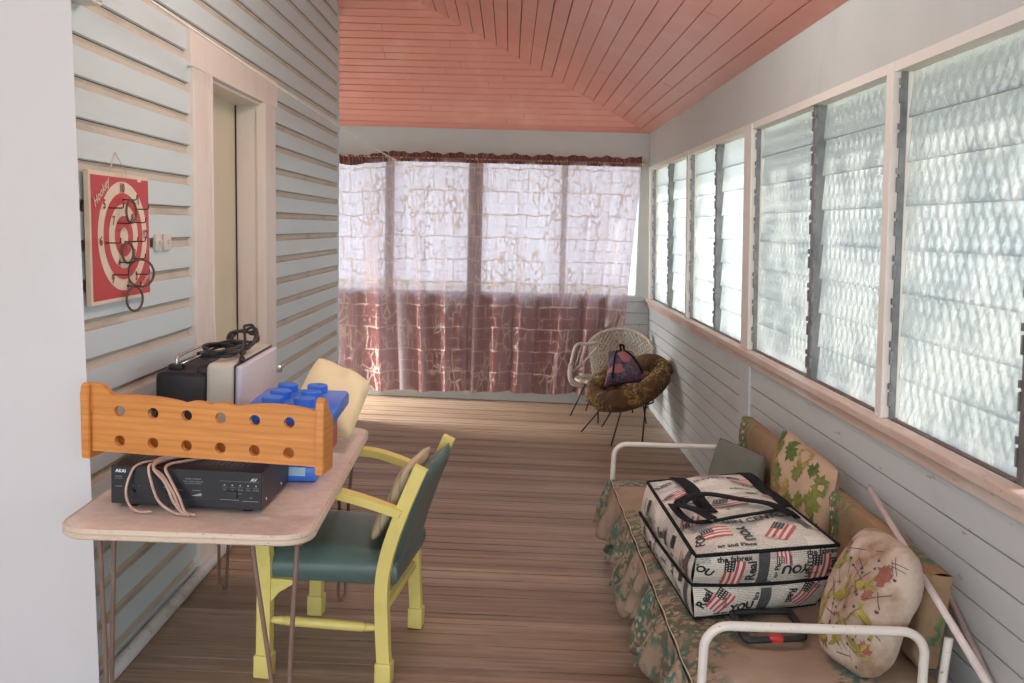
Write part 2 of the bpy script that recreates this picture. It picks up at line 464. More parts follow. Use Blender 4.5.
# slope rising from the right wall: boards run along the verandah
k = 0; dd = 0
while dd < 4.2:
    a, b_ = dd+gap*(.6+hash1(k)), dd+CB-gap
    yA, yB = CY-a*S1/S2, CY-b_*S1/S2           # cut at the hip
    lift = .003*hash1(k, 9)
    cuts = [-2.2]; q = -2.2+3*hash1(k, 4)
    while q < min(yA, yB)-.3: cuts.append(q); q += 2.2+1.8*hash1(k+q, 2)
    for ci, c0 in enumerate(cuts):
        last = ci == len(cuts)-1
        e1a, e1b = (yA, yB) if last else (cuts[ci+1]-.003,)*2
        top = [(CX-a, c0, PLATE+S1*a+lift), (CX-a, e1a, PLATE+S1*a+lift), (CX-b_, e1b, PLATE+S1*b_+lift), (CX-b_, c0, PLATE+S1*b_+lift)]
        V = [c.bm.verts.new(p) for p in top]; W = [c.bm.verts.new((p[0], p[1], p[2]+.012)) for p in top]
        c.face(V); c.face(W)
        for i in range(4): c.face([V[i], W[i], W[(i+1) % 4], V[(i+1) % 4]])
    dd += CB; k += 1
# hip end: boards run across
dd = 0; CB2 = .066; gap = .0048
while dd < 3.0:
    a, b_ = dd+gap*(.5+hash1(k)), dd+CB2-gap
    xA, xB = CX-a*S2/S1, CX-b_*S2/S1
    lift = .003*hash1(k, 9)
    cuts = [-4.2]; q = -4.0+1.6*hash1(k, 4)
    while q < min(xA, xB)-.3: cuts.append(q); q += .9+1.2*hash1(k+q, 2)
    for ci, c0 in enumerate(cuts):
        last = ci == len(cuts)-1
        e1a, e1b = (xA, xB) if last else (cuts[ci+1]-.003,)*2
        if max(e1a, e1b) < c0: continue
        top = [(c0, CY-a, PLATE+S2*a+lift), (e1a, CY-a, PLATE+S2*a+lift), (e1b, CY-b_, PLATE+S2*b_+lift), (c0, CY-b_, PLATE+S2*b_+lift)]
        V = [c.bm.verts.new(p) for p in top]; W = [c.bm.verts.new((p[0], p[1], p[2]+.012)) for p in top]
        c.face(V); c.face(W)
        for i in range(4): c.face([V[i], W[i], W[(i+1) % 4], V[(i+1) % 4]])
    dd += CB2; k += 1
tag(obj('ceiling', c, [M_ceil], smooth=False), kind='structure')
# roof sheet above the boards, carried past the walls as eaves
M_roof = plain('grey_roof_sheet', (.16,.12,.11), .6)
rf = MB()
E1 = .55
def rp(x, y): return PLATE+.06+min(S1*(CX-x), S2*(CY-y))
rf.poly([(CX+E1, CY+E1*S1/S2, rp(CX, CY)-S1*E1), (CX+E1, -2.2, rp(CX, -2)-S1*E1), (-2.9, -2.2, rp(-2.9, -2.2)), (-2.9, CY-(CX+2.9)*S1/S2, rp(-2.9, -2))])
rf.poly([(CX+E1, CY+E1*S1/S2, rp(CX, CY)-S1*E1), (-2.9, CY-(CX+2.9)*S1/S2, rp(-2.9, -2)), (-4.3, CY-(CX+2.9)*S1/S2, rp(-2.9, -2)), (-4.3, CY+E1*S1/S2, rp(CX, CY)-S1*E1)])
ro = obj('ceiling_roof_sheet', rf, M_roof, smooth=False); tag(ro, kind='structure')
sd = ro.modifiers.new('thick', 'SOLIDIFY'); sd.thickness = .03; sd.offset = 1
# ================================================================ TABLE AND WHAT STANDS ON IT
M_lam = worn('speckled_pinkish_laminate', (.70,.555,.445), (.78,.68,.58), .42, .35, 26, (.86,.79,.71), (1,1,1), .05)
M_edge = worn('rusty_cream_table_edging', (.62,.50,.38), (.32,.19,.12), .56, .45, 14, (.25,.13,.08))
M_leg = worn('brown_metal_hairpin_paint', (.20,.125,.095), (.27,.18,.14), .5, .4, 12)
TBL_X, TBL_Y, TBL_H, TW, TL, TROT = -.912, 3.225, .75, .692, 1.42, math.radians(1.6)
def rrect(w, l, r, n=7):
    out = []
    for cx_, cy_, a0 in ((w/2-r, l/2-r, 0), (-w/2+r, l/2-r, 90), (-w/2+r, -l/2+r, 180), (w/2-r, -l/2+r, 270)):
        for k in range(n+1):
            a = math.radians(a0+90*k/n); out.append((cx_+r*math.cos(a), cy_+r*math.sin(a)))
    return out
t = thing('laminate_table', 'long laminate-topped table with worn metal edging and brown hairpin legs', 'table')
H0 = TBL_H-floor_z(TBL_X)
top = MB(); top.prism(rrect(TW-.006, TL-.006, .085), lambda a, b, z: (a, b, z), H0-.026, H0)
obj('tabletop', top, M_lam, t, smooth=False)
ed = MB(); o_ = rrect(TW, TL, .088)
n_ = len(o_); rings = []
for s_, z_ in ((.0, H0-.030), (.004, H0-.026), (.004, H0-.018), (.001, H0-.015), (.004, H0-.012), (.004, H0-.004), (.0, H0+.001), (-.004, H0+.0012)):
    pr_ = rrect(TW+2*s_, TL+2*s_, .088+s_); rings.append([ed.bm.verts.new((p[0], p[1], z_)) for p in pr_])
for A_, B_ in zip(rings, rings[1:]):
    for i in range(n_): ed.face([A_[i], A_[(i+1) % n_], B_[(i+1) % n_], B_[i]])
ed.face(rings[0][::-1])
obj('edge_strip', ed, M_edge, t, auto=40)
LEGS = {(1,-1): ((TW/2-.16, -TL/2+.045), (TW/2-.042, -TL/2+.055), (TW/2-.065, -TL/2+.05)),
        (-1,-1): ((-TW/2+.108, -TL/2+.05), (-TW/2+.112, -TL/2+.14), (-TW/2+.115, -TL/2+.095)),
        (-1,1): ((-TW/2+.04, TL/2-.03), (-TW/2+.15, TL/2-.03), (-TW/2+.085, TL/2-.01)),
        (1,1): ((TW/2-.12, TL/2-.10), (TW/2-.06, TL/2-.06), (TW/2-.09, TL/2-.08))}
for sx, sy in LEGS:
    lg = MB()
    fx, fy = sx*(TW/2-.045), sy*(TL/2-.03)
    # one bent rod: two shanks meeting in a loop at the floor
    a_, b_, f_ = LEGS[(sx, sy)]
    m_ = lambda p, q, t: p+(q-p)*t
    P = [(a_[0], a_[1], H0-.036), (a_[0], a_[1], H0-.07), (m_(a_[0], f_[0], .55), m_(a_[1], f_[1], .55), H0*.42)]
    d_ = Vector((b_[0]-a_[0], b_[1]-a_[1])).normalized()*.016
    P += [(f_[0]-d_.x, f_[1]-d_.y, .06), (f_[0]-d_.x*.9, f_[1]-d_.y*.9, .022), (f_[0], f_[1], .0068), (f_[0]+d_.x*.9, f_[1]+d_.y*.9, .022), (f_[0]+d_.x, f_[1]+d_.y, .06)]
    P += [(m_(b_[0], f_[0], .55), m_(b_[1], f_[1], .55), H0*.42), (b_[0], b_[1], H0-.07), (b_[0], b_[1], H0-.036)]
    lg.tube(spl(P, 6), .0068, 9)
    lg.box(min(a_[0], b_[0])-.02, max(a_[0], b_[0])+.02, min(a_[1], b_[1])-.02, max(a_[1], b_[1])+.02, H0-.036, H0-.030)
    obj('hairpin_leg', lg, M_leg, t)
place(t, TBL_X, TBL_Y, None, TROT)
def on_table(o, x, y, dz=0, rz=0, extra=None):
    return place(o, x, y, TBL_H - TILT*(x-TBL_X)+.0014+dz, rz, True, extra)

# ---------------- amplifier
M_black = plain('black_amplifier_casing', (.022,.022,.026), .42, .2, .2, 30)
M_face = plain('black_gloss_panel', (.013,.014,.018), .28, 0, .1, 30)
M_print = plain('pale_grey_panel_print', (.30,.31,.33), .5)
M_logo = plain('white_panel_print', (.80,.80,.82), .5)
AW, AD, AH = .44, .315, .125
a = thing('amplifier', 'black hi-fi amplifier lying under the pine rack on the table', 'amplifier')
b = MB(); b.box(-AW/2, AW/2, .012, AD, .012, AH, 0, .002, seg=1)
for k in range(22):
    x = -AW/2+.05+k*.0155; b.box(x, x+.006, .06, .15, AH-.0003, AH+.0008, 1); b.box(x, x+.006, .17, .28, AH-.0003, AH+.0008, 1)
obj('casing', b, [M_black, M_face], a, smooth=False)
f = MB(); f.box(-AW/2-.001, AW/2+.001, 0, .0125, .014, AH+.001, 0, .0015, seg=1)
f.box(-AW/2+.004, AW/2-.004, -.0016, .001, .020, .036, 0)
FY = lambda p, q: (p, -.0012, q)
def ptext(s, size, x, z, mi, bold=0, slant=0): f.tris(*put2d(text2d(s, size, bold, slant), x, z), FY, mi)
ptext('AKAI', .0135, -.192, .112, 2, .03)
ptext('POWER', .006, -.198, .095, 1); f.decal([rect(-.209,-.187,-.0004,.0004,0,.0895)], FY, 1)
ptext('STEREO AMPLIFIER', .0058, .020, .098, 1); ptext('AUDIO VIDEO SURROUND', .0048, .020, .0905, 1); ptext('AV CONTROL CENTER', .0048, .020, .0845, 1)
ptext('AV', .0135, .196, .103, 2, .01, .4)
f.decal([rect(.10,.212,-.0003,.0003,0,.0965)], FY, 1)
for k in range(5):
    x = .112+k*.023
    f.decal([rect(-.0024,.0024,-.0022,.0022,x,.085)], FY, 1); ptext(('VCR','CD','TUNER','TAPE','PHONO')[k], .005, x, .0715, 1)
    f.decal([rect(-.008,.008,-.0003,.0003,x,.0785)], FY, 1)
for x, z, s in ((-.198,.066,'SPEAKERS'),(-.155,.070,'A'),(-.138,.070,'B'),(-.10,.069,'BASS'),(-.06,.069,'TREBLE'),(-.02,.064,'BALANCE'),(.03,.064,'LOUDNESS'),(.152,.06,'MUTING'),(.19,.049,'MIC')):
    ptext(s, .005, x, z, 1)
f.decal([rect(.10,.155,-.0006,.0006,0,.041), rect(.165,.212,-.0006,.0006,0,.039)], FY, 1)
f.tris([(0,0),(.03,0),(.03,.009)], [(0,1,2)], lambda p, q: FY(.015+p, .048+q), 1)
obj('front_panel', f, [M_face, M_print, M_logo], a, smooth=False)
for x in (-.155, -.10, -.06): 
    k = MB(); k.lathe([(.006,0),(.006,.009),(.005,.010)], 14, M=Matrix.Translation((x, -.0012, .053)) @ Matrix.Rotation(PI/2, 4, 'X')); obj('control_knob', k, M_black, a, auto=40)
k = MB(); k.box(.118, .15, -.006, 0, .046, .068, 0, .001, seg=1); obj('push_button', k, M_black, a, smooth=False)
for x in (-.17, .17):
    for y in (.04, .27):
        k = MB(); k.lathe([(.014,0),(.016,.013)], 12, M=Matrix.Translation((x, y, 0))); obj('rubber_foot', k, M_face, a, auto=40)
sc_ = MB()
for y in (.05, .22): sc_.lathe([(.004,0),(.004,.002)], 8, M=Matrix.Translation((AW/2, y, .035)) @ Matrix.Rotation(PI/2, 4, 'Y'))
obj('side_screws', sc_, M_logo, a, auto=40)['kind'] = 'stuff'
on_table(a, -.926, 2.70, 0, math.radians(-1.2))

# ---------------- cable hanging over the amplifier
M_cable = plain('pinkish_beige_flex', (.50,.335,.265), .5, 0, .12, 20)
cb = MB()
def A(x, y, z): return Vector((-.912+x, 2.70+y, TBL_H+.018-TILT*x+z))
zt = AH-.010
cb.tube(spl([A(-.03,.20,zt), A(-.075,.11,zt), A(-.105,.03,zt+.002), A(-.117,-.008,AH-.01), A(-.106,-.02,.07), A(-.08,-.035,.02), A(-.03,-.045,-.009), A(.01,-.05,-.009)], 8), .0042, 8)
cb.tube(spl([A(-.02,.22,zt), A(-.06,.12,zt), A(-.095,.04,zt+.008), A(-.102,-.014,AH-.012), A(-.066,-.025,.075), A(-.035,-.04,.02), A(.0,-.052,-.009), A(.022,-.046,-.009)], 8), .0042, 8)
cb.tube(spl([A(.02,.2,zt), A(-.045,.11,zt+.004), A(-.10,.05,zt+.012), A(-.108,.0,zt-.002), A(-.075,-.014,.09), A(-.04,-.03,.045), A(-.012,-.045,-.004), A(.016,-.058,-.009)], 8), .0042, 8)
cb.tube(spl([A(.03,.17,zt), A(-.02,.09,zt), A(-.062,.02,zt+.004), A(-.068,-.012,AH-.014), A(-.05,-.02,.08), A(-.02,-.034,.03), A(.0,-.048,-.004), A(.03,-.052,-.009)], 8), .0042, 8)
cb.tube(spl([A(-.05,.19,zt), A(-.105,.09,zt), A(-.155,.012,zt), A(-.172,-.012,.085), A(-.180,-.022,.04), A(-.165,-.035,.006), A(-.135,-.045,-.009), A(-.10,-.04,-.009)], 8), .0036, 8)
tag(obj('flex_cable', cb, M_cable), 'looped beige flex cable hanging over the front of the black amplifier', 'cable')

# ---------------- pine rack
def pine():
    m, nt, b = new_mat('varnished_orange_pine')
    v = coords(nt, (1.6, 6, 16)); g = noise(nt, v, 2.4, 5, .6, .8)
    w = N(nt, 'ShaderNodeTexWave', wave_type='BANDS', bands_direction='Z'); w.inputs['Scale'].default_value = 1.1; w.inputs['Distortion'].default_value = 3.5; w.inputs['Detail'].default_value = 3
    nt.links.new(coords(nt, (1.2, 3, 14)), w.inputs[0])
    c1 = ramp(nt, g, [(.3, (.55,.205,.04)), (.7, (.70,.295,.07))])
    col = mix(nt, ramp(nt, w.outputs['Fac'], [(.5, (0,0,0)), (1, (.30,.30,.30))]), c1, (.42,.13,.025))
    nt.links.new(col, b.inputs['Base Color']); b.inputs['Roughness'].default_value = .36
    return m
M_pine = pine()
rk = thing('pine_rack', 'orange pine rack board with twelve round holes resting on the amplifier', 'rack')
RL, RH, RT = .690, .185, .018
# scalloped front board with round holes: outline columns between holes, built as a triangulated face with holes
fb = MB()
def top_edge(x):
    u = x/RL
    s = abs(math.sin(u*PI*3))
    bp = (.0, .42, .53, .64, 1.0)
    for a_, b_ in zip(bp, bp[1:]):
        if u <= b_+1e-6:
            w_ = math.sin(PI*(u-a_)/(b_-a_)); return RH-.024+(.016 if b_-a_ > .2 else .010)*max(0, w_)**.7
    return RH-.024
outer = [(0, 0), (RL, 0)] + [(x, top_edge(x)) for x in [RL-RL*k/60 for k in range(61)]]
cen = [(.086+k*.1035, z) for z in (.036, .126) for k in range(6)]
rad = .0165
tmp = bmesh.new()
def loop(pts): 
    vs = [tmp.verts.new((p[0], 0, p[1])) for p in pts]
    return [tmp.edges.new((vs[i], vs[(i+1) % len(vs)])) for i in range(len(vs))]
E_ = loop(outer)
for cx_, cz_ in cen: E_ += loop([(cx_+rad*math.cos(2*PI*k/20), cz_+rad*math.sin(2*PI*k/20)) for k in range(20)])
bmesh.ops.triangle_fill(tmp, edges=E_, use_beauty=True)
r_ = bmesh.ops.extrude_face_region(tmp, geom=tmp.faces[:])
for v in r_['geom']:
    if isinstance(v, bmesh.types.BMVert): v.co.y += RT
bmesh.ops.recalc_face_normals(tmp, faces=tmp.faces[:])
me = bpy.data.meshes.new('front_board'); tmp.to_mesh(me); tmp.free()
obj('front_board', me, M_pine, rk, smooth=False)
for x0, x1, lean in ((-.028, -.002, -.0), (RL-.004, RL+.021, 0)):
    e_ = MB()
    prof = [(-.012, -.022), (.085, -.022), (.085, .12), (.080, .136), (.07, .142), (.06, .146), (.045, .156), (.03, .178), (.012, .202), (-.002, .207), (-.014, .197), (-.016, .17)]
    e_.prism(prof, lambda y, z, t: (t, y, z), x0, x1)
    bmesh.ops.bevel(e_.bm, geom=e_.bm.edges[:], offset=.003, segments=2, affect='EDGES')
    obj('end_board', e_, M_pine, rk, auto=35)
bs = MB(); bs.box(-.002, RL-.004, .065, .080, .0, .04, 0, .002); obj('back_rail', bs, M_pine, rk, auto=35)
# little scroll blocks at the ends of the front board
for x0, sg in ((.0, 1),):
    s_ = MB(); s_.prism([(-.004, .12), (.075, RH-.022), (.06, RH-.012), (.045, RH+.004), (.03, RH+.018), (-.004, RH+.02)], lambda a_, b_, t_: (a_, t_, b_), -.001, RT+.001); obj('scroll', s_, M_pine, rk, smooth=False)
rk_ang = math.atan2(2.575-2.745, .635)
on_table(rk, -1.228, 2.775, AH+.0025+.022, math.radians(-6.5))

# ---------------- toy brick box
M_blue = plain('blue_toy_plastic', (.045,.19,.74), .32, 0, .06, 5)
M_red = plain('red_toy_plastic', (.42,.03,.035), .35, 0, .08, 5)
M_stick = plain('pale_blue_sticker', (.42,.66,.86), .4, 0, .1, 30)
tb = thing('toy_brick_box', 'blue and red plastic toy brick box with six round studs on its lid', 'toy box')
BW, BD = .30, .38
q = MB(); q.box(-BW/2+.01, .095, -BD/2, BD/2, 0, .055, 0, .012); 
q.box(-BW/2+.03, .06, -BD/2-.0015, -BD/2+.002, .022, .05, 1); obj('base', q, [M_blue, M_stick], tb, auto=40)
q = MB(); q.box(-BW/2+.012, .112, -BD/2+.012, BD/2-.012, .045, .205, 0, .012); obj('body', q, M_red, tb, auto=40)
q = MB(); q.box(-BW/2, BW/2, -BD/2, BD/2, .190, .246, 0, .014); obj('lid', q, M_blue, tb, auto=40)
for ix in (-.062, .043):
    for iy in (-.13, 0, .13):
        q = MB(); q.lathe([(.036,0),(.036,.026),(.033,.0295)], 28, M=Matrix.Translation((ix, iy, .244))); obj('stud', q, M_blue, tb, auto=40)
on_table(tb, -.722, 3.245, 0, math.radians(2))

# ---------------- projector-like carrying case
M_blk = plain('black_leathercloth', (.016,.016,.019), .5, 0, .2, 40, .1)
M_crm = plain('cream_enamel', (.60,.58,.48), .4, 0, .05, 6)
M_lil = plain('pale_lilac_white_enamel', (.66,.645,.70), .38, 0, .05, 5)
pc = thing('carrying_case', 'old black and cream carrying case standing behind the pine rack', 'case')
PL = .60
def rbox(x0, x1, y0, y1, z0, z1, r, mats, name, flat=False):
    q = MB(); q.box(x0, x1, y0, y1, z0, z1, 0, r, seg=4); return obj(name, q, mats, pc, auto=35)
rbox(-.300, -.115, .012, PL, .01, .298, .018, M_blk, 'black_half')
rbox(-.16, -.118, .03, PL-.01, .01, .322, .012, M_blk, 'centre_band')
rbox(-.118, -.012, 0, PL, .01, .338, .022, M_crm, 'cream_half')
rbox(-.016, .008, .012, PL-.01, .012, .330, .010, M_lil, 'white_side')
rbox(-.019, -.0145, .004, PL-.004, .012, .334, .001, M_blk, 'seam')
hd = MB(); hd.tube(spl([(-.25,.10,.298),(-.25,.10,.330),(-.25,.12,.342),(-.25,.28,.346),(-.25,.42,.342),(-.25,.44,.330),(-.25,.44,.298)], 4), .006, 8); hd.tube([(-.235,.10,.315),(-.235,.44,.315)], .005, 8)
M_chrome = plain('bright_plated_metal', (.62,.60,.56), .25, .9, .1, 20)
hh = obj('handle', hd, M_chrome, pc); tag(hh, 'plated carrying handle')
for y in (.10, .44):
    q = MB(); q.box(-.275, -.225, y-.022, y+.022, .296, .316, 0, .004); obj('handle_bracket', q, M_blk, pc, auto=35)
for z, mt in ((.235, M_chrome), (.10, M_blk)):
    q = MB(); q.box(-.004, .026, PL-.012, PL+.014, z-.016, z+.016, 0, .003); q.tube([(.012, PL, z-.006), (.034, PL, z+.012)], .006, 8); obj('latch', q, mt, pc, auto=35)
q = MB()
for x in (-.27, -.05):
    for y in (.05, PL-.05): q.lathe([(.012,0),(.012,.012)], 10, M=Matrix.Translation((x, y, 0)))
obj('feet', q, M_blk, pc, auto=35)['kind'] = 'stuff'
on_table(pc, -.958, 3.345, 0, math.radians(1.5))
# coiled black cord lying on its top
cd_ = MB(); P = []
rnd = random.Random(3)
z0 = TBL_H+.3385+.012
def coil(cx_, cy_, r0, turns, lift, sq, tilt):
    out = []
    for k in range(int(turns*14)):
        a_ = 2*PI*k/14; r_ = r0*(1+.14*math.sin(k*1.7)+.08*rnd.random())
        out.append((cx_+r_*math.cos(a_)+.004*rnd.random(), cy_+sq*r_*math.sin(a_), z0+lift*(k/14)/turns+tilt*(1+math.sin(a_))*r_+.003*rnd.random()))
    return out
P = coil(-1.055, 3.50, .062, 4.3, .030, 1.5, .12) + coil(-1.03, 3.66, .052, 3.4, .02, 1.5, .55)
cd_.tube(spl(P, 3), .0056, 7)
cd_.tube(spl([P[-1], (-1.0,3.60,z0+.01), (-.985,3.50,z0), (-.965,3.44,z0-.001)], 6), .0056, 7)
cd_.tube([(-.966,3.445,z0-.001), (-.957,3.405,z0-.002)], [.009,.011], 10)
M_cord = plain('black_rubber_cord', (.028,.026,.026), .45, 0, .2, 20)
tag(obj('coiled_cord', cd_, M_cord), 'coiled black power cord heaped on top of the cream carrying case', 'cord')

# ---------------- cream pillow propped at the far end of the table
def pillow_fn(w, h, t, corner=.0, pin=.09, lump=0, seed=0):
    def fn(a, b, side=1):
        u, v = 2*a-1, 2*b-1
        k = max(0, (1-abs(u)**2.6))*max(0, (1-abs(v)**2.6))
        th = t*.5*k**.42
        x = u*w/2*(1-pin*(1-u*u*.0)*(1-abs(v)**2)*abs(u)**2)
        y = v*h/2*(1-pin*(1-abs(u)**2)*abs(v)**2)
        l = lump*(math.sin(3.1*u+seed)*math.cos(2.7*v+seed*1.7)+.5*math.sin(7*u*v+seed))*k
        return Vector((x, y, side*(th+l)))
    return fn
def pillow(mb, fn, n=20, mi=0):
    for sd_ in (1, -1): mb.grid(lambda a, b: fn(a, b, sd_), n, n, mi)
    bmesh.ops.remove_doubles(mb.bm, verts=mb.bm.verts[:], dist=.0012)
    return mb
M_cpil = plain('soft_pale_yellow_cotton', (.84,.75,.46), .85, 0, .07, 4, .15)
# ---------- soft cushions given by their four corners
def quad_pillow(mb, A, B, C, D, t, n=20, pin=.08, lump=.0, seed=0., mi=0, p=.42, back=1.0, rnd_=.25):
    """A top-left, B top-right, C bottom-right, D bottom-left as seen from the room"""
    A, B, C, D = [Vector(q) for q in (A, B, C, D)]
    nrm = ((B-D).cross(C-A)).normalized()
    if nrm.x > 0: nrm = -nrm
    cen = (A+B+C+D)/4
    def fn(a, b, sd_=1, off=0.):
        u, v = 2*a-1, 2*b-1
        u2 = u*(1-pin*(1-v*v)*u*u)*(1-rnd_*.5*v**4*u*u)**.5; v2 = v*(1-pin*(1-u*u)*v*v)*(1-rnd_*.5*u**4*v*v)**.5
        a2, b2 = (u2+1)/2, (v2+1)/2
        q = (D.lerp(C, a2)).lerp(A.lerp(B, a2), b2)
        k = max(0, 1-abs(u)**2.6)*max(0, 1-abs(v)**2.6)
        l = lump*(math.sin(4.1*u+seed)*math.cos(3.7*v+seed*1.7)+.6*math.sin(6*u*v+2*v+seed))*k
        return q+nrm*((sd_ if sd_ > 0 else sd_*back)*t*.5*k**p+l+off*(1 if sd_ > 0 else -1))
    for sd_ in (1, -1): mb.grid(lambda a, b: fn(a, b, sd_), n, n, mi)
    bmesh.ops.remove_doubles(mb.bm, verts=mb.bm.verts[:], dist=.0015)
    return fn, (B-A).length, (A-D).length
cp = MB(); quad_pillow(cp, (-.86,3.60,.83), (-.775,3.87,1.05), (-.545,3.82,.955), (-.575,3.475,.800), .13, 22, .02, .016, 1.4, rnd_=.12)
o = obj('cream_pillow', cp, M_cpil)
tag(o, 'pale yellow pillow slumped at the far end of the laminate table', 'pillow')
# ================================================================ YELLOW ARMCHAIR
M_yel = worn('chipped_yellow_chair_paint', (.78,.67,.20), (.68,.56,.16), .55, .42, 8, None)
M_vinyl = plain('dark_green_vinyl', (.085,.14,.125), .38, 0, .12, 7, .12)
ch = thing('armchair', 'yellow painted wooden armchair with dark green vinyl seat and back', 'armchair')
FW, RWD = .275, .245         # half widths at the front and rear; local +x is the way the chair faces
def board_bar(mb, pts, w, t, side=Vector((0,1,0))):
    """rectangular bar swept along pts: w across 'side', t in the plane"""
    P = [Vector(p) for p in pts]; rings = []
    ws = w if isinstance(w, list) else [w]*len(P); ts = t if isinstance(t, list) else [t]*len(P)
    for i, p in enumerate(P):
        d = (P[min(i+1, len(P)-1)]-P[max(i-1, 0)]).normalized(); nrm = d.cross(side).normalized()
        rings.append([mb.bm.verts.new(p+side*sx*ws[i]/2+nrm*sz*ts[i]/2) for sx, sz in ((-1,-1),(1,-1),(1,1),(-1,1))])
    for A_, B_ in zip(rings, rings[1:]):
        for k in range(4): mb.face([A_[k], A_[(k+1) % 4], B_[(k+1) % 4], B_[k]])
    mb.face(rings[0][::-1]); mb.face(rings[-1])
def foot(mb, x, y, s=.062):
    mb.box(x-s/2, x+s/2, y-s/2, y+s/2, 0, .082, 0, .006); 
XF, XR = .212, -.205
for sy in (-1, 1):
    y = sy*FW
    m = MB(); foot(m, XF, y); board_bar(m, spl([(XF,y,.07),(XF,y,.30),(XF+.002,y,.42),(XF+.012,y,.52),(XF+.02,y,.625)], 4), .042, .048)
    obj('front_leg', m, M_yel, ch, auto=40)
    y2 = sy*RWD
    m = MB(); foot(m, XR-.005, y2, .058)
    board_bar(m, spl([(XR-.005,y2,.07),(XR+.006,y2,.22),(XR+.010,y2,.36),(XR-.008,y2,.48),(XR-.055,y2,.63),(XR-.105,y2,.76),(XR-.113,y2,.78)], 5), .036, .046)
    obj('back_post', m, M_yel, ch, auto=40)
    m = MB(); n_ = 9; ctrl = [(XR-.05,sy*(RWD+.012),.618),(XR+.06,sy*(RWD+.03),.655),(XR+.20,sy*(FW+.012),.685),(XF-.09,sy*(FW+.012),.680),(XF-.01,sy*(FW+.008),.662),(XF+.045,sy*(FW+.004),.640)]
    P = spl(ctrl, 5); board_bar(m, P, [.040+.016*math.sin(PI*min(1, i/len(P)*1.1)) for i in range(len(P))], .028)
    bmesh.ops.bevel(m.bm, geom=[e_ for e_ in m.bm.edges if e_.calc_face_angle(0) > .8], offset=.006, segments=2, affect='EDGES')
    obj('arm', m, M_yel, ch, auto=40)
    m = MB(); a_, b_ = Vector((XF-.015, sy*(FW-.003), .205)), Vector((XR+.02, sy*RWD, .20))
    P = [a_.lerp(b_, k) for k in (0, .06, .12, .125, .14, .5, .86, .875, .88, .94, 1)]
    m.tube(P, [.009,.013,.016,.011,.017,.018,.017,.011,.016,.013,.009], 12); obj('stretcher', m, M_yel, ch)
    m = MB(); m.prism([(XF-.02,.36),(XF-.02,.27),(XF-.05,.31),(XF-.10,.345),(XF-.10,.36)], lambda p, q, t_: (p, t_, q), sy*FW-.012, sy*FW+.012); obj('corner_bracket', m, M_yel, ch, smooth=False)
m = MB(); m.box(XR-.002, XR+.022, -RWD, RWD, .245, .275, 0, .004); obj('rear_rail', m, M_yel, ch, auto=40)
# seat: padded, wider at the front, rolled front edge
s = MB()
def seat(u, v):
    a = 2*PI*v; k = lambda c: math.copysign(abs(c)**.35, c)
    return u, a
def seat_pt(x, s_, top):
    hw = (RWD-.02)+(FW-.010-RWD+.02+.012)*(x-XR)/(XF-XR)
    return hw
NX, NY = 16, 16
def seat_top(u, v):
    x = XR-.03+(XF+.035-XR+.03)*u; hw = seat_pt(x, 0, 1)
    w = 2*v-1; e = 1-abs(2*u-1)**5; e2 = 1-abs(w)**5
    z = .42+.048*(max(0, e)*max(0, e2))**.35+.010*math.sin(PI*u)*(1-w*w)-.006*u
    return Vector((x, w*hw, z))
def seat_bot(u, v):
    p = seat_top(u, v); p.z = .352; p.y *= .985; return p
s.grid(seat_top, NX, NY); s.grid(seat_bot, NX, NY)
for fa in (lambda t_, z_: (0, t_), lambda t_, z_: (1, t_), lambda t_, z_: (t_, 0), lambda t_, z_: (t_, 1)):
    def side(t_, z_, fa=fa):
        u, v = fa(t_, z_); a_, b_ = seat_bot(u, v), seat_top(u, v); p = a_.lerp(b_, z_)
        o_ = .007*math.sin(PI*z_); p.x += o_*(1 if u == 1 else -1 if u == 0 else 0); p.y += o_*(1 if v == 1 else -1 if v == 0 else 0); return p
    s.grid(side, 16, 6)
bmesh.ops.remove_doubles(s.bm, verts=s.bm.verts[:], dist=.002)
obj('seat', s, M_vinyl, ch, auto=60)
# padded back between and behind the posts
bk = MB()
def post_x(z):
    pts = [(.36, XR+.010), (.48, XR-.008), (.63, XR-.055), (.79, XR-.115), (.83, XR-.13)]
    for (z0_, x0_), (z1_, x1_) in zip(pts, pts[1:]):
        if z <= z1_: return x0_+(x1_-x0_)*(z-z0_)/(z1_-z0_)
    return pts[-1][1]
def back_f(u, v, sd_):
    z = .41+.352*v; w = 2*u-1; k = (max(0, 1-abs(w)**6)*max(0, 1-abs(2*v-1)**8))**.5
    return Vector((post_x(z)-.012+sd_*.030*k+(.006*k if sd_ > 0 else 0), w*(RWD-.006+(.020 if sd_ < 0 else 0)*k), z))
for sd_ in (1, -1): bk.grid(lambda u, v: back_f(u, v, sd_), 14, 14)
bmesh.ops.remove_doubles(bk.bm, verts=bk.bm.verts[:], dist=.002)
obj('backrest', bk, M_vinyl, ch, auto=60)
place(ch, -.578, 3.42, None, math.radians(172.5))
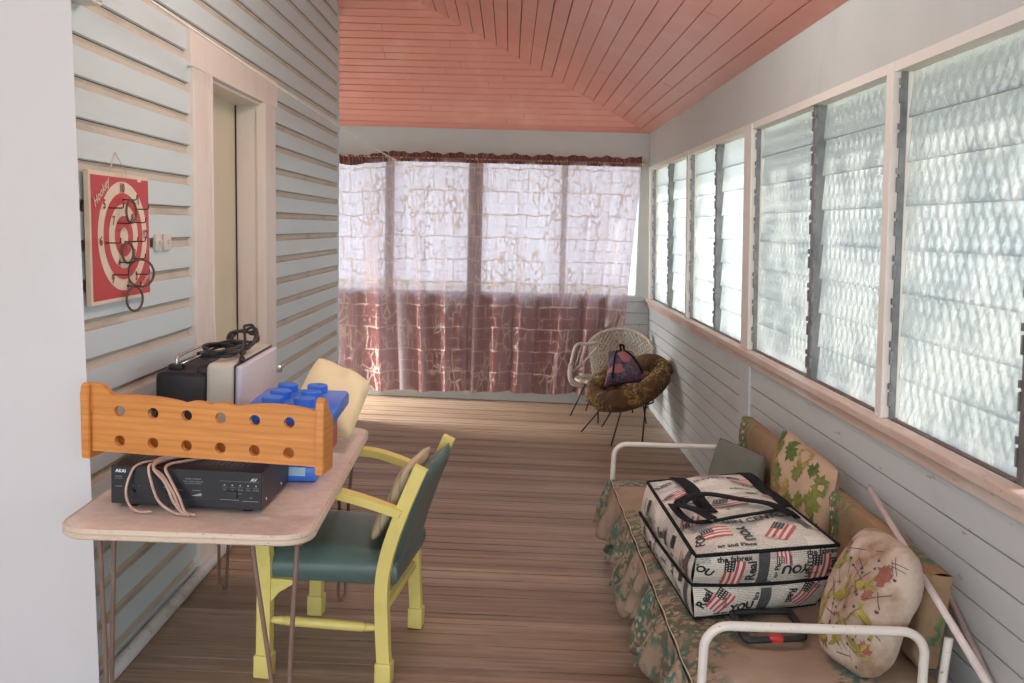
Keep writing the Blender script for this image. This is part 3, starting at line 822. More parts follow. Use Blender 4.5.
# striped cushion standing against the back
def stripe_mat():
    m, nt, b = new_mat('faded_striped_cushion_cloth')
    v = coords(nt, (1,1,1)); sp = N(nt, 'ShaderNodeSeparateXYZ'); nt.links.new(v, sp.inputs[0])
    s_ = math_n(nt, 'SINE', math_n(nt, 'MULTIPLY', sp.outputs[0], 95.))
    col = ramp(nt, math_n(nt, 'ADD', math_n(nt, 'MULTIPLY', s_, .5), .5), [(.25, (.56,.46,.27)), (.5, (.36,.26,.14)), (.8, (.64,.55,.38))])
    nt.links.new(mix(nt, .3, col, ramp(nt, noise(nt, v, 9, 4), [(.3, (.3,.22,.12)), (.7, (.5,.42,.28))])), b.inputs['Base Color']); b.inputs['Roughness'].default_value = .85
    return m
cu = MB(); quad_pillow(cu, (-.262,-.19,.765), (-.262,.20,.765), (-.130,.20,.478), (-.130,-.19,.478), .065, 18, .03, .005, 2.)
o = obj('striped_cushion', cu, stripe_mat())
tag(o, 'flat brown striped cushion standing on the green armchair seat against its back', 'cushion')
place(o, -.578, 3.42, None, math.radians(172.5))
LEAFC = ((1.165,3.89,.812), (1.205,3.315,.772), (1.07,3.13,.45), (1.05,3.62,.45))
BIRDC = ((1.105,2.80,.745), (1.095,2.37,.785), (.985,2.365,.420), (.905,2.60,.420))
POLE1 = ((1.255,3.165,.738), (1.08,1.995,.625))
POLE2 = ((1.283,2.63,.587), (1.305,1.49,-.022))
BAGT = ((.572,2.706,.65), (1.037,2.837,.65), (.975,3.70,.645), (.551,3.538,.645))
BAGM = ((.577,2.765,.54), (1.035,2.86,.54), (.955,3.67,.53), (.525,3.52,.53))
BAGB = ((.590,2.775,.428), (.998,2.905,.428), (.94,3.64,.428), (.545,3.52,.428))
PULL = ((.712,2.80,.440), (.706,2.60,.440), (.882,2.625,.440), (.895,2.82,.440))
HANDLE1 = [(0.664, 2.912, 0.7), (0.623, 2.966, 0.712), (0.58, 3.029, 0.712), (0.629, 3.114, 0.712), (0.698, 3.157, 0.712), (0.795, 3.104, 0.712), (0.882, 3.054, 0.712), (0.933, 2.975, 0.7)]
HANDLE2 = [(0.664, 2.939, 0.685), (0.599, 2.886, 0.697), (0.572, 2.946, 0.697), (0.57, 3.119, 0.685)]
HANDLE3 = [(0.67, 2.924, 0.69), (0.738, 2.933, 0.702), (0.831, 2.982, 0.702), (0.923, 3.023, 0.702), (0.953, 2.977, 0.69)]
# ================================================================ DAYBED AND WHAT LIES ON IT
M_tube = worn('chipped_cream_tube_enamel', (.70,.66,.585), (.60,.52,.42), .58, .35, 12, (.30,.20,.12), (1,1,1), .05)
def floral(name, base, lo, flowers, scale=7., leaf=((.05,.17,.10),(.10,.25,.16)), dens=.58):
    """dusty furnishing cloth with scattered flower sprays"""
    m, nt, b = new_mat(name)
    v = coords(nt, (1,1,1)); 
    big = noise(nt, v, scale*.55, 3, .5); fine = noise(nt, v, scale*5.5, 4, .6, .6)
    vo = N(nt, 'ShaderNodeTexVoronoi'); vo.inputs['Scale'].default_value = scale*6.5; nt.links.new(v, vo.inputs['Vector'])
    col = mix(nt, ramp(nt, noise(nt, v, scale*.9, 4), [(.3, (0,0,0)), (.7, (1,1,1))]), base, lo)
    lf = mix(nt, ramp(nt, noise(nt, v, scale*2.1, 2), [(.4, (0,0,0)), (.6, (1,1,1))]), leaf[0], leaf[1])
    mk = math_n(nt, 'MULTIPLY', ramp(nt, big, [(dens-.06, (0,0,0)), (dens, (1,1,1))]), ramp(nt, fine, [(.44, (0,0,0)), (.52, (1,1,1))]))
    col = mix(nt, mk, col, lf)
    fk = math_n(nt, 'MULTIPLY', ramp(nt, big, [(dens+.02, (0,0,0)), (dens+.07, (1,1,1))]), ramp(nt, vo.outputs['Distance'], [(.26, (1,1,1)), (.34, (0,0,0))]))
    col = mix(nt, fk, col, flowers)
    nt.links.new(col, b.inputs['Base Color']); b.inputs['Roughness'].default_value = .88; b.inputs['Specular IOR Level'].default_value = .2
    bump(nt, b, noise(nt, v, 160, 2), .15, .002)
    return m
M_cover = floral('tan_floral_cover', (.36,.265,.19), (.26,.185,.13), (.30,.36,.25), 5.2, ((.12,.115,.07),(.07,.15,.115)), .565)
M_pad = floral('brown_floral_pad', (.33,.215,.125), (.25,.16,.09), (.55,.58,.46), 5.5, ((.03,.15,.10),(.12,.17,.07)), .56)
M_pipe_c = plain('cream_piping', (.62,.54,.40), .8)
BX0, BX1, BY0, BY1, BZ = .528, 1.10, 2.345, 4.49, .42
db = thing('daybed', 'cream tubular steel daybed with tan floral mattress and frilled valance', 'daybed')
def arch(y, zt, r):
    fz0, fz1 = floor_z(BX0), floor_z(BX1)
    P = [(BX0-.006, y, fz0), (BX0-.004, y, .25), (BX0, y, zt-r)]
    for k in range(1, 8):
        a_ = PI-PI/2*k/8; P.append((BX0+r+r*math.cos(a_), y, zt-r+r*math.sin(a_)))
    P += [(BX0+r, y, zt), (BX1-r, y, zt-.004)]
    for k in range(1, 8):
        a_ = PI/2-PI/2*k/8; P.append((BX1-r+r*math.cos(a_), y, zt-.004-r+r*math.sin(a_)))
    P += [(BX1, y, zt-r), (BX1+.003, y, .25), (BX1+.004, y, fz1)]
    m = MB(); m.tube(P, .0125, 12); return m
for y, zt in ((BY0, .592), (BY1, .574)):
    obj('end_frame', arch(y, zt, .062), M_tube, db)
m = MB()
for x in (BX0+.005, BX1-.005): m.tube([(x, BY0, .285), (x, BY1, .285)], .013, 10)
obj('side_rails', m, M_tube, db)['kind'] = 'stuff'
m = MB()
for k in range(16): m.box(BX0, BX1, BY0+.06+k*.135, BY0+.085+k*.135, .280, .286)
obj('base_slats', m, M_tube, db, smooth=False)['kind'] = 'stuff'
m = MB(); m.tube(spl([(BX1+.055, BY0+.03, floor_z(1.15)), (BX1+.06, BY0+.03, .3), (BX1+.075, BY0+.03, .56)], 6), .0115, 10); m.tube([(BX1, BY0+.03, .285), (BX1+.06, BY0+.03, .285)], .010, 8)
obj('back_support', m, M_tube, db)
# mattress: rounded slab with soft lumps
def mat_top(u, v):
    x, y = BX0-.012+(BX1+.10-BX0)*u, BY0+.028+(BY1-BY0-.056)*v
    e_ = (max(0, 1-abs(2*u-1)**10)*max(0, 1-abs(2*v-1)**22))**.5
    return Vector((x, y, .405+.016*e_+.004*math.sin(9*u+5*v)*e_+.003*math.sin(23*v+3*u)*e_))
m = MB(); m.grid(mat_top, 18, 44)
for fa in (lambda t_: (0, t_), lambda t_: (1, t_), lambda t_: (t_, 0), lambda t_: (t_, 1)):
    def sd_(t_, z_, fa=fa):
        u, v = fa(t_); p = mat_top(u, v); p.z = .29+(p.z-.29)*z_; o_ = .012*math.sin(PI*z_)
        p.x += o_*((u == 1)-(u == 0)); p.y += o_*((v == 1)-(v == 0)); return p
    m.grid(sd_, 30, 5)
m.grid(lambda u, v: Vector((mat_top(u, v).x, mat_top(u, v).y, .29)), 2, 2)
bmesh.ops.remove_doubles(m.bm, verts=m.bm.verts[:], dist=.001)
mt = obj('mattress', m, M_cover, db, auto=60)
m = MB(); m.tube([mat_top(0, k/60)+Vector((-.004+.002*math.sin(k), 0, .004)) for k in range(61)], .0022, 6); obj('piping', m, M_pipe_c, mt)
# frilled valance along the front and round the near end
def valance(v, z_):
    """v along the front edge, far to near; z_ 0 at the top"""
    y = BY1-.05-(BY1-BY0+.0)*v
    s_ = v*17
    fold = math.sin(2*PI*s_+1.3*math.sin(s_*1.9))+.5*math.sin(2*PI*s_*.47+1)
    out = .012+z_*(.030+.022*math.sin(s_*.9)**2)+.026*fold*z_**.7
    hem = .415-(.175+.028*math.sin(s_*2.3)+.022*math.sin(s_*5.1+1))*z_
    return Vector((BX0-.014-max(-.004, out), y+.012*math.cos(2*PI*s_)*z_, hem+.012*math.sin(PI*z_)*math.sin(s_*3)))
m = MB(); m.grid(valance, 300, 14)
vo_ = obj('valance', m, M_cover, db)
so_ = vo_.modifiers.new('cloth', 'SOLIDIFY'); so_.thickness = .003
m = MB()
def val2(v, z_):
    x = BX0-.01+(BX1-BX0)*v; s_ = v*5
    return Vector((x, BY0-.02-z_*.02-.02*math.sin(2*PI*s_)*z_**.7, .405-.17*z_-.02*z_*math.sin(s_*4)))
m.grid(val2, 90, 10); v2_ = obj('end_valance', m, M_cover, db); so_ = v2_.modifiers.new('cloth', 'SOLIDIFY'); so_.thickness = .003

LEAF = [(0,-.5),(.04,-.18),(.30,-.34),(.26,-.18),(.50,-.10),(.36,.0),(.44,.16),(.24,.14),(.26,.30),(.12,.22),(0,.5),(-.12,.22),(-.26,.30),(-.24,.14),(-.44,.16),(-.36,.0),(-.50,-.10),(-.26,-.18),(-.30,-.34),(-.04,-.18)]
def leaf2d(cx_, cy_, s_, a_):
    c_, n_ = math.cos(a_), math.sin(a_); out = []
    m_ = len(LEAF)
    for i in range(m_):
        p, q = LEAF[i], LEAF[(i+1) % m_]
        for t_ in (0, .5):
            x, y = p[0]+(q[0]-p[0])*t_, p[1]+(q[1]-p[1])*t_
            out.append((cx_+s_*(c_*x-n_*y), cy_+s_*(n_*x+c_*y)))
    return out
def blob2d(cx_, cy_, w_, h_, a_, seed=0, n_=12):
    c_, s_ = math.cos(a_), math.sin(a_); out = []
    for k in range(n_):
        t_ = 2*PI*k/n_; r_ = 1+.25*math.sin(3*t_+seed)
        x, y = w_*r_*math.cos(t_), h_*r_*math.sin(t_); out.append((cx_+c_*x-s_*y, cy_+s_*x+c_*y))
    return out
# back pads leaning on the wall
def pad(name, y0, y1, z0, z1, label, tilt=.09, t=.075, zr=0):
    m = MB()
    L_, H_ = abs(y1-y0), z1-z0
    def f(u, v, s_):
        k = (max(0, 1-abs(2*u-1)**14)*max(0, 1-abs(2*v-1)**8))**.5
        return Vector((s_*(t/2*(.72+.28*k))+.006*math.sin(7*u+5*v)*k, -L_/2+L_*u, H_*v))
    m.grid(lambda u, v: f(u, v, 1), 24, 12); m.grid(lambda u, v: f(u, v, -1), 24, 12)
    for fa in (lambda t_: (0, t_), lambda t_: (1, t_), lambda t_: (t_, 0), lambda t_: (t_, 1)):
        m.grid(lambda t_, z_, fa=fa: f(*fa(t_), 1).lerp(f(*fa(t_), -1), z_)+Vector((0, .006*math.sin(PI*z_)*((fa(.5)[0] == 1)-(fa(.5)[0] == 0)), .006*math.sin(PI*z_)*((fa(.5)[1] == 1)-(fa(.5)[1] == 0)))), 24, 3)
    bmesh.ops.remove_doubles(m.bm, verts=m.bm.verts[:], dist=.001)
    o = obj(name, m, M_pad, auto=50); tag(o, label, 'cushion')
    o.location = (1.170, (y0+y1)/2, z0); o.rotation_euler = (zr, math.atan(tilt), 0)
    return o
pad('back_cushion', 3.90, 4.60, .432, .70, 'brown floral back cushion at the far end of the daybed, behind the grey cushion')
pad('back_cushion', 2.47, 3.50, .432, .695, 'long brown and teal floral back cushion behind the white bird-print pillow')
# grey green cushion
M_grey = plain('grey_green_velvet', (.135,.145,.115), .8, 0, .1, 9, .1)
m = MB(); quad_pillow(m, (.99,4.30,.668), (1.125,3.98,.655), (1.09,3.88,.425), (.90,4.20,.425), .08, 16, .05)
tag(obj('grey_cushion', m, M_grey), 'plain grey green cushion leaning on the wall pads at the far end of the daybed', 'cushion')
# leaf print cushion
M_lc = worn('beige_leaf_print_cloth', (.46,.33,.22), (.40,.27,.17), .5, .88, 8)
M_lf1 = plain('olive_leaf_print', (.15,.17,.035), .88, 0, .3, 40); M_lf2 = plain('green_leaf_print', (.075,.12,.025), .88, 0, .3, 40); M_lf3 = plain('golden_leaf_print', (.30,.22,.06), .88, 0, .3, 40)
m = MB()
fn, w_, h_ = quad_pillow(m, *LEAFC, .13, 24, .05, .010, 1., rnd_=.3)
rnd = random.Random(11)
pts = [(.20,.80),(.42,.86),(.60,.72),(.80,.84),(.90,.55),(.74,.50),(.50,.52),(.30,.58),(.12,.52),(.22,.32),(.40,.28),(.62,.28),(.82,.26),(.50,.10),(.28,.12),(.10,.20),(.72,.10),(.90,.12),(.93,.34),(.93,.74),(.18,.66),(.35,.44),(.06,.62),(.06,.36),(.60,.40),(.96,.10),(.08,.90),(.62,.90)]
for i, (a_, b_) in enumerate(pts):
    s_ = .085+.05*rnd.random(); an = rnd.random()*6.28
    m.decal([leaf2d(0, 0, s_, an)], lambda x, y, a_=a_, b_=b_: fn(min(.985, max(.015, a_+x/w_)), min(.985, max(.015, b_+y/h_)), 1, .0022), 3 if (i % 7 == 6 or i in (8, 9, 21)) else 1+(i % 5 in (1, 3)))
o = obj('leaf_cushion', m, [M_lc, M_lf1, M_lf2, M_lf3], auto=60); tag(o, 'beige cushion printed with green maple leaves leaning on the right wall behind the newsprint bag', 'cushion')
# bird print pillow
M_bp = worn('grubby_white_print_cloth', (.52,.42,.33), (.27,.16,.095), .42, .9, 7)
M_rust = plain('rust_print', (.28,.10,.07), .9, 0, .3, 40); M_ol = plain('olive_bird_print', (.30,.25,.05), .9, 0, .3, 40); M_dk = plain('dark_twig_print', (.07,.065,.06), .9, 0, .3, 40)
m = MB()
fn2, w2_, h2_ = quad_pillow(m, *BIRDC, .165, 30, .02, .014, 2.2, p=.5, rnd_=.7)
def on2(a_, b_): return lambda x, y: fn2(min(.985, max(.015, a_+x/w2_)), min(.985, max(.015, b_+y/h2_)), 1, .0025)
def bird(a_, b_, s_, an, mi):
    f_ = on2(a_, b_)
    m.decal([blob2d(0, 0, .5*s_, .17*s_, an, 1), blob2d(.30*s_*math.cos(an+.9), .30*s_*math.sin(an+.9), .34*s_, .10*s_, an+1.2, 2), blob2d(.48*s_*math.cos(an+PI), .48*s_*math.sin(an+PI), .34*s_, .07*s_, an-.35, 0), blob2d(.52*s_*math.cos(an), .52*s_*math.sin(an), .13*s_, .11*s_, an, 0)], f_, mi)
for q in ((.34,.66,.085,.5,2),(.50,.46,.10,.3,2),(.62,.22,.095,.9,2),(.26,.30,.085,1.3,2),(.88,.40,.075,2.2,2),(.74,.60,.075,.2,2),(.84,.18,.085,-.4,2),(.36,.12,.07,.2,2)): bird(*q)
for a_, b_, s_ in ((.84,.74,.085),(.14,.42,.06),(.82,.56,.045),(.42,.12,.06),(.30,.80,.05),(.9,.2,.06)): m.decal([leaf2d(0, 0, s_, a_*9)], on2(a_, b_), 1)
rnd = random.Random(5)
for k in range(90):
    a_, b_ = .06+.88*rnd.random(), .05+.82*rnd.random(); L_ = .012+.03*rnd.random(); an = rnd.random()*6.28
    if k % 2: m.decal([blob2d(0, 0, .006, .005, 0, k, 7)], on2(a_, b_), 3)
    else: m.decal([rect(-L_, L_, -.0012, .0012, 0, 0, an)], on2(a_, b_), 3, .01)
o = obj('bird_print_pillow', m, [M_bp, M_rust, M_ol, M_dk], auto=60); tag(o, 'stained white pillow printed with birds and rust leaves at the near end of the daybed', 'pillow')
# white poles leaning on the wall
M_pole = worn('white_painted_pole', (.66,.60,.56), (.52,.45,.40), .5, .5, 9)
for A_, B_, lb in ((POLE1[0], POLE1[1], 'long white pole leaning on the wall behind the white bird-print pillow'), (POLE2[0], POLE2[1], 'white pole leaning on the wall to the right of the longer pole')):
    m = MB(); m.rod(A_, B_, .0095, 12)
    tag(obj('white_pole', m, M_pole), lb, 'pole')

# ---------- newsprint bag
M_news = None
def news_mat():
    m, nt, b = new_mat('newsprint_oilcloth')
    t = N(nt, 'ShaderNodeTexCoord'); uv = t.outputs['UV']
    br = N(nt, 'ShaderNodeTexBrick'); br.inputs['Scale'].default_value = 1; br.inputs['Brick Width'].default_value = .075; br.inputs['Row Height'].default_value = .052
    br.inputs['Mortar Size'].default_value = 0; br.inputs['Color1'].default_value = (0,0,0,1); br.inputs['Color2'].default_value = (1,1,1,1); br.offset = .37
    nt.links.new(uv, br.inputs[0])
    sp = N(nt, 'ShaderNodeSeparateXYZ'); nt.links.new(uv, sp.inputs[0])
    ln = math_n(nt, 'SINE', math_n(nt, 'MULTIPLY', sp.outputs[1], 950.))
    mp = N(nt, 'ShaderNodeMapping'); mp.inputs['Scale'].default_value = (330, 95, 1); nt.links.new(uv, mp.inputs[0])
    wn = N(nt, 'ShaderNodeTexNoise'); wn.inputs['Scale'].default_value = 1; wn.inputs['Detail'].default_value = 2; nt.links.new(mp.outputs[0], wn.inputs['Vector'])
    ink = math_n(nt, 'MULTIPLY', ramp(nt, ln, [(.45, (0,0,0)), (.6, (1,1,1))]), ramp(nt, wn.outputs['Fac'], [(.44, (0,0,0)), (.5, (1,1,1))]))
    blk = ramp(nt, br.outputs[0], [(.0, (.35,.35,.35)), (.35, (.95,.95,.95)), (.7, (.6,.6,.6)), (.9, (1,1,1))])
    paper = ramp(nt, br.outputs[0], [(.0, (.76,.72,.61)), (.5, (.70,.66,.56)), (1, (.52,.50,.45))])
    col = mix(nt, math_n(nt, 'MULTIPLY', ink, blk), paper, (.10,.10,.10))
    nt.links.new(col, b.inputs['Base Color']); b.inputs['Roughness'].default_value = .32
    return m
M_news = news_mat()
M_ink = plain('black_print', (.028,.028,.03), .4); M_fred = plain('flag_red_print', (.56,.075,.075), .4, 0, .1, 20); M_fwh = plain('flag_white_print', (.72,.69,.63), .4); M_band = plain('grey_print_band', (.085,.087,.09), .45, 0, .5, 260)
M_web = plain('black_webbing', (.012,.012,.013), .85, 0, .25, 60, spec=.15)
bg_ = thing('zip_bag', 'large newsprint zip bag with flags and black straps lying on the daybed', 'bag')
T4 = [Vector(p) for p in BAGT]; M4 = [Vector(p) for p in BAGM]; B4 = [Vector(p) for p in BAGB]
cenT = sum(T4, Vector())/4
def quad(Q, a_, b_): return (Q[0].lerp(Q[1], a_)).lerp(Q[3].lerp(Q[2], a_), b_)
def top_f(a_, b_, off=0.):
    p = quad(T4, a_, b_); k = max(0, 1-abs(2*a_-1)**3.2)*max(0, 1-abs(2*b_-1)**3.6)
    p = p+Vector((0, 0, .038*k**.7+.008*math.sin(9*a_+4*b_)*k+.006*math.sin(13*b_-5*a_)*k+off)); return p
def side_f(i, a_, t_, off=0.):
    j = (i+1) % 4
    k = 1-abs(2*a_-1)**4
    b0, m0, t0 = B4[i].lerp(B4[j], a_), M4[i].lerp(M4[j], a_), T4[i].lerp(T4[j], a_)
    d = (B4[j]-B4[i]); out = Vector((d.y, -d.x, 0)).normalized()
    if t_ < .5: p = b0.lerp(m0, t_*2); bul = math.sin(PI*t_*2)
    else: p = m0.lerp(t0, t_*2-1); bul = math.sin(PI*(t_*2-1))
    wob = .004*math.sin(11*a_+i)+.003*math.sin(23*a_+7*t_)
    sag = -.010*math.sin(PI*a_)*math.exp(-((t_-.5)/.18)**2)
    return p+out*(bul*(.016+wob)*(.35+.65*max(0, k))+off)+Vector((0, 0, sag))
m = MB()
def uvs(i): 
    o_ = (0, .9, 1.9, 2.7)[i]; L_ = (.48, .92, .48, .86)[i]
    return lambda a_, t_: (o_+a_*L_, t_*.24)
for i in range(4): m.grid(lambda a_, t_, i=i: side_f(i, a_, t_), 26, 16, 0, uvf=uvs(i))
m.grid(lambda a_, b_: top_f(a_, b_), 26, 40, 0, uvf=lambda a_, b_: (5+a_*.47, b_*.9))
m.poly([B4[3], B4[2], B4[1], B4[0]])
bmesh.ops.remove_doubles(m.bm, verts=m.bm.verts[:], dist=.001)
cl = lambda v: min(.995, max(.005, v))
def S(i, L_): return lambda a0, t0: (lambda x, y: side_f(i, cl(a0+x/L_), cl(t0+y/.25), .0018))
def Tp(a0, b0): return lambda x, y: top_f(cl(a0+x/.47), cl(b0+y/.9), .0022)
near, left, right = S(0, .48), S(3, .86), S(1, .9)
def words_(f_, s_, size, a_=0, bold=.02, mi=1): m.tris(*put2d(text2d(s_, size*1.18, bold+.012), 0, 0, a_), f_, mi)
def flag(f_, s_, a_, flip=1):
    w_, h_ = s_*1.3, s_*.92
    for k in range(7):
        y0 = -h_/2+k*h_/7
        m.decal([rect(-w_/2, w_/2, y0, y0+h_/7, 0, 0, a_)], f_, 2 if k % 2 == 0 else 3, .012)
    g_ = (lambda f0: (lambda x, y: f0(x, y)))(f_)
    def lift(x, y):
        p = f_(x, y); return p+(Vector((0, 0, .0008)) if f_ in tops else Vector((0, -.0008, 0)) if f_ in nears else Vector((-.0008, 0, 0)))
    x0, x1 = (-w_/2, -w_*.08) if flip > 0 else (w_*.08, w_/2)
    m.decal([rect(x0, x1, -.02*h_, h_/2, 0, 0, a_)], lift, 1, .012)
    for r_ in range(3):
        for c_ in range(4):
            x, y = x0+(c_+.5+.2*(r_ % 2))*(x1-x0)/4.3, .02*h_+(r_+.5)*h_*.46/3
            c2, s2 = math.cos(a_), math.sin(a_)
            q = lambda px, py: (lift(px, py)+(Vector((0,0,.0006)) if f_ in tops else Vector((0,-.0006,0)) if f_ in nears else Vector((-.0006,0,0))))
            m.decal([[(c2*(x+.0026*math.cos(k*1.2566))-s2*(y+.0026*math.sin(k*1.2566)), s2*(x+.0026*math.cos(k*1.2566))+c2*(y+.0026*math.sin(k*1.2566))) for k in range(5)]], q, 3)
tops, nears = set(), set()
def nr(a0, t0): f_ = near(a0, t0); nears.add(f_); return f_
def tp(a0, b0): f_ = Tp(a0, b0); tops.add(f_); return f_
lf_ = left
# near side, upper tier
m.decal([rect(-.019, .019, -.058, .056)], nr(.47, .75), 4, .012)
m.decal([rect(-.019, .019, -.056, .050)], nr(.52, .24), 4, .012)
words_(nr(.26, .915), 'the fabrex', .024); flag(nr(.255, .69), .075, PI/2*.95, -1); words_(nr(.385, .72), 'Real', .036, PI/2)
words_(nr(.035, .78), 'YOU', .032, -.5, .03); words_(nr(.565, .74), 'ng Place', .019, PI/2)
words_(nr(.69, .72), 'YOU', .036, PI, .035); words_(nr(.795, .74), 'LENTO', .024, PI/2); words_(nr(.885, .93), 'the fabrex', .023)
flag(nr(.88, .70), .075, PI/2, -1); words_(nr(.972, .70), 'Real', .032, PI/2); flag(nr(.60, .93), .05, PI/2, 1)
# near side, lower tier
words_(nr(.075, .30), 'Real', .036, 1.0); flag(nr(.185, .26), .07, .9, -1); words_(nr(.36, .13), 'YOU', .036, .08, .035); words_(nr(.455, .30), 'fare', .02, PI/2)
words_(nr(.715, .27), 'Real', .032, -PI/2); flag(nr(.83, .27), .075, 1.1, -1); words_(nr(.20, .06), 'you out', .014)
# left side
for a0, t0, s_, sz, an in ((.10,.70,'YOU',.044,-.3),(.30,.45,'LIST',.044,-1.57),(.50,.70,'Real',.04,.2),(.62,.35,'YOU',.042,1.57),(.78,.6,'CENTO',.036,0),(.9,.3,'Real',.03,1.2),(.88,.28,'LIST',.03,1.5),(.2,.22,'the fabrex',.022,0)): words_(lf_(1-a0, t0), s_, sz, an)
for a0, t0 in ((.42,.72),(.70,.24),(.16,.45),(.30,.8),(.55,.2),(.82,.78)): m.decal([rect(-.02, .02, -.024, .024, 0, 0, .2)], lf_(1-a0, t0), 1, .012)
m.decal([rect(-.02, .02, -.056, .056)], lf_(.935, .74), 4, .012); m.decal([rect(-.02, .02, -.056, .052)], lf_(.93, .24), 4, .012)
for a0, t0 in ((.86,.70),): flag(lf_(a0, t0), .06, 1.2)
# right side and top
for a0, s_ in ((.2,'YOU'),(.5,'Real'),(.8,'the fabrex')): words_(right(a0, .7), s_, .032)
flag(tp(.20,.135), .075, .12, 1); words_(tp(.40,.12), 'YOU', .040, -1.45, .035); words_(tp(.075,.10), 'FOR', .036, 1.35, .02)
flag(tp(.66,.115), .085, .95, -1); words_(tp(.53,.232), 'DIN CENTO', .036, .1, .012); words_(tp(.83,.30), 'Newspaper', .018, .1)
words_(tp(.30,.035), 'ng and Place', .022, .02); m.decal([rect(-.015, .015, -.055, .055, 0, 0, .1)], tp(.88, .20), 4, .012)
flag(tp(.48,.46), .105, -.35, 1); flag(tp(.90,.50), .08, -.7, 1); flag(tp(.78,.78), .085, -.1, 1); words_(tp(.80,.70), 'YOU', .034, .1, .03)
flag(tp(.52,.90), .085, .05, -1); words_(tp(.50,.955), 'REAL', .03, .02); words_(tp(.55,.80), 'INVENTO', .040, .08, .012); flag(tp(.13,.66), .075, .6, 1); words_(tp(.10,.86), 'LIST', .04, .4)
flag(tp(.08,.30), .07, 1.3, 1); words_(tp(.20,.52), 'place', .028, .3); words_(tp(.96,.88), 'YOU', .028, -1.4)
rnd = random.Random(21)
for k in range(16):
    words_(tp(.08+.84*rnd.random(), .06+.88*rnd.random()), ('real','news','the daily','place','fabrex','out','edition','world')[k % 8], .016+.012*rnd.random(), rnd.choice((0,.1,1.5,-1.5,3.1)), .0)
for k in range(14):
    words_((nr, lf_)[k % 2](.05+.9*rnd.random(), .1+.8*rnd.random()), ('daily','news','place','real','world','fabrex','out')[k % 7], .013+.012*rnd.random(), rnd.choice((0,1.57,-1.57)), .0)
for a0, b0, w_, h_ in ((.72,.55,.05,.02),(.30,.40,.03,.012),(.66,.90,.05,.012),(.33,.22,.05,.01),(.75,.27,.06,.009),(.93,.68,.03,.03)): m.decal([rect(-w_/2, w_/2, -h_/2, h_/2, 0, 0, .1)], tp(a0, b0), 4, .012)
me_body = obj('bag_body', m, [M_news, M_ink, M_fred, M_fwh, M_band], bg_, auto=70)
tag(me_body, 'newsprint patterned body with flags')
for nm, t_ in (('top_piping', 1.0), ('zip_seam', .5)):
    q = MB(); P = [side_f(i, k/20, t_, .002) for i in range(4) for k in range(20)]
    q.tube(P, .0062 if t_ == 1 else .0070, 8, closed=True); obj(nm, q, M_web, bg_)
q = MB(); q.tube([side_f(i, k/20, .012, .0) for i in range(4) for k in range(20)], .004, 6, closed=True); obj('bottom_piping', q, M_web, bg_)
def ribbon(mb, pts, w_, t_=.0035, side=None):
    P = [Vector(p) for p in pts]; R_ = []
    for i, p in enumerate(P):
        d = (P[min(i+1, len(P)-1)]-P[max(i-1, 0)]).normalized()
        s_ = (side if side is not None else d.cross(Vector((0,0,1))).normalized()); n_ = s_.cross(d).normalized()
        R_.append([mb.bm.verts.new(p+s_*a_*w_/2+n_*b_*t_/2) for a_, b_ in ((-1,-1),(1,-1),(1,1),(-1,1))])
    for A_, B_ in zip(R_, R_[1:]):
        for k in range(4): mb.face([A_[k], A_[(k+1) % 4], B_[(k+1) % 4], B_[k]])
    mb.face(R_[0][::-1]); mb.face(R_[-1])
for a0, a1 in ((.26,.27),(.94,.84)):
    q = MB(); ribbon(q, [top_f(a0+(a1-a0)*(1-b_/20)*.0+ (a1-a0)*(k_ := 1-(.36+.63*b_/20)), .36+.63*b_/20, .0055) for b_ in range(21)], .052); obj('strap', q, M_web, bg_)
h1 = HANDLE1; q = MB(); ribbon(q, spl(h1, 7), .042); obj('carry_handle', q, M_web, bg_)
q = MB(); ribbon(q, spl(HANDLE2, 7), .030); obj('carry_handle', q, M_web, bg_)
q = MB(); ribbon(q, spl(HANDLE3, 7), .022); obj('zip_flap', q, M_web, bg_)
# black pull handle with a red button poking out from under the bag
q = MB(); P = [Vector(p) for p in PULL]
q.tube(spl([P[0].lerp(P[1],.85), P[1].lerp(P[0],.03).lerp(P[2],.03), P[1].lerp(P[2],.12), P[1].lerp(P[2],.5), P[2].lerp(P[1],.12), P[2].lerp(P[3],.03).lerp(P[1],.03), P[2].lerp(P[3],.15), P[2].lerp(P[3],.9), P[3].lerp(P[0],.1), P[0].lerp(P[3],.1), P[0].lerp(P[1],.1)], 5, True), .0115, 10, closed=True, squash=.8); M_hbl = plain('black_moulded_plastic', (.02,.02,.022), .45)
ph = obj('pull_handle', q, M_hbl, bg_)
q = MB(); mid = P[1].lerp(P[2], .5); q.box(-.020,.020,-.013,.013,-.006,.012, 0, .003, M=Matrix.Translation(mid)); M_rbt = plain('red_button', (.50,.03,.03), .4); tag(obj('push_button', q, M_rbt, ph, auto=40), 'red button')
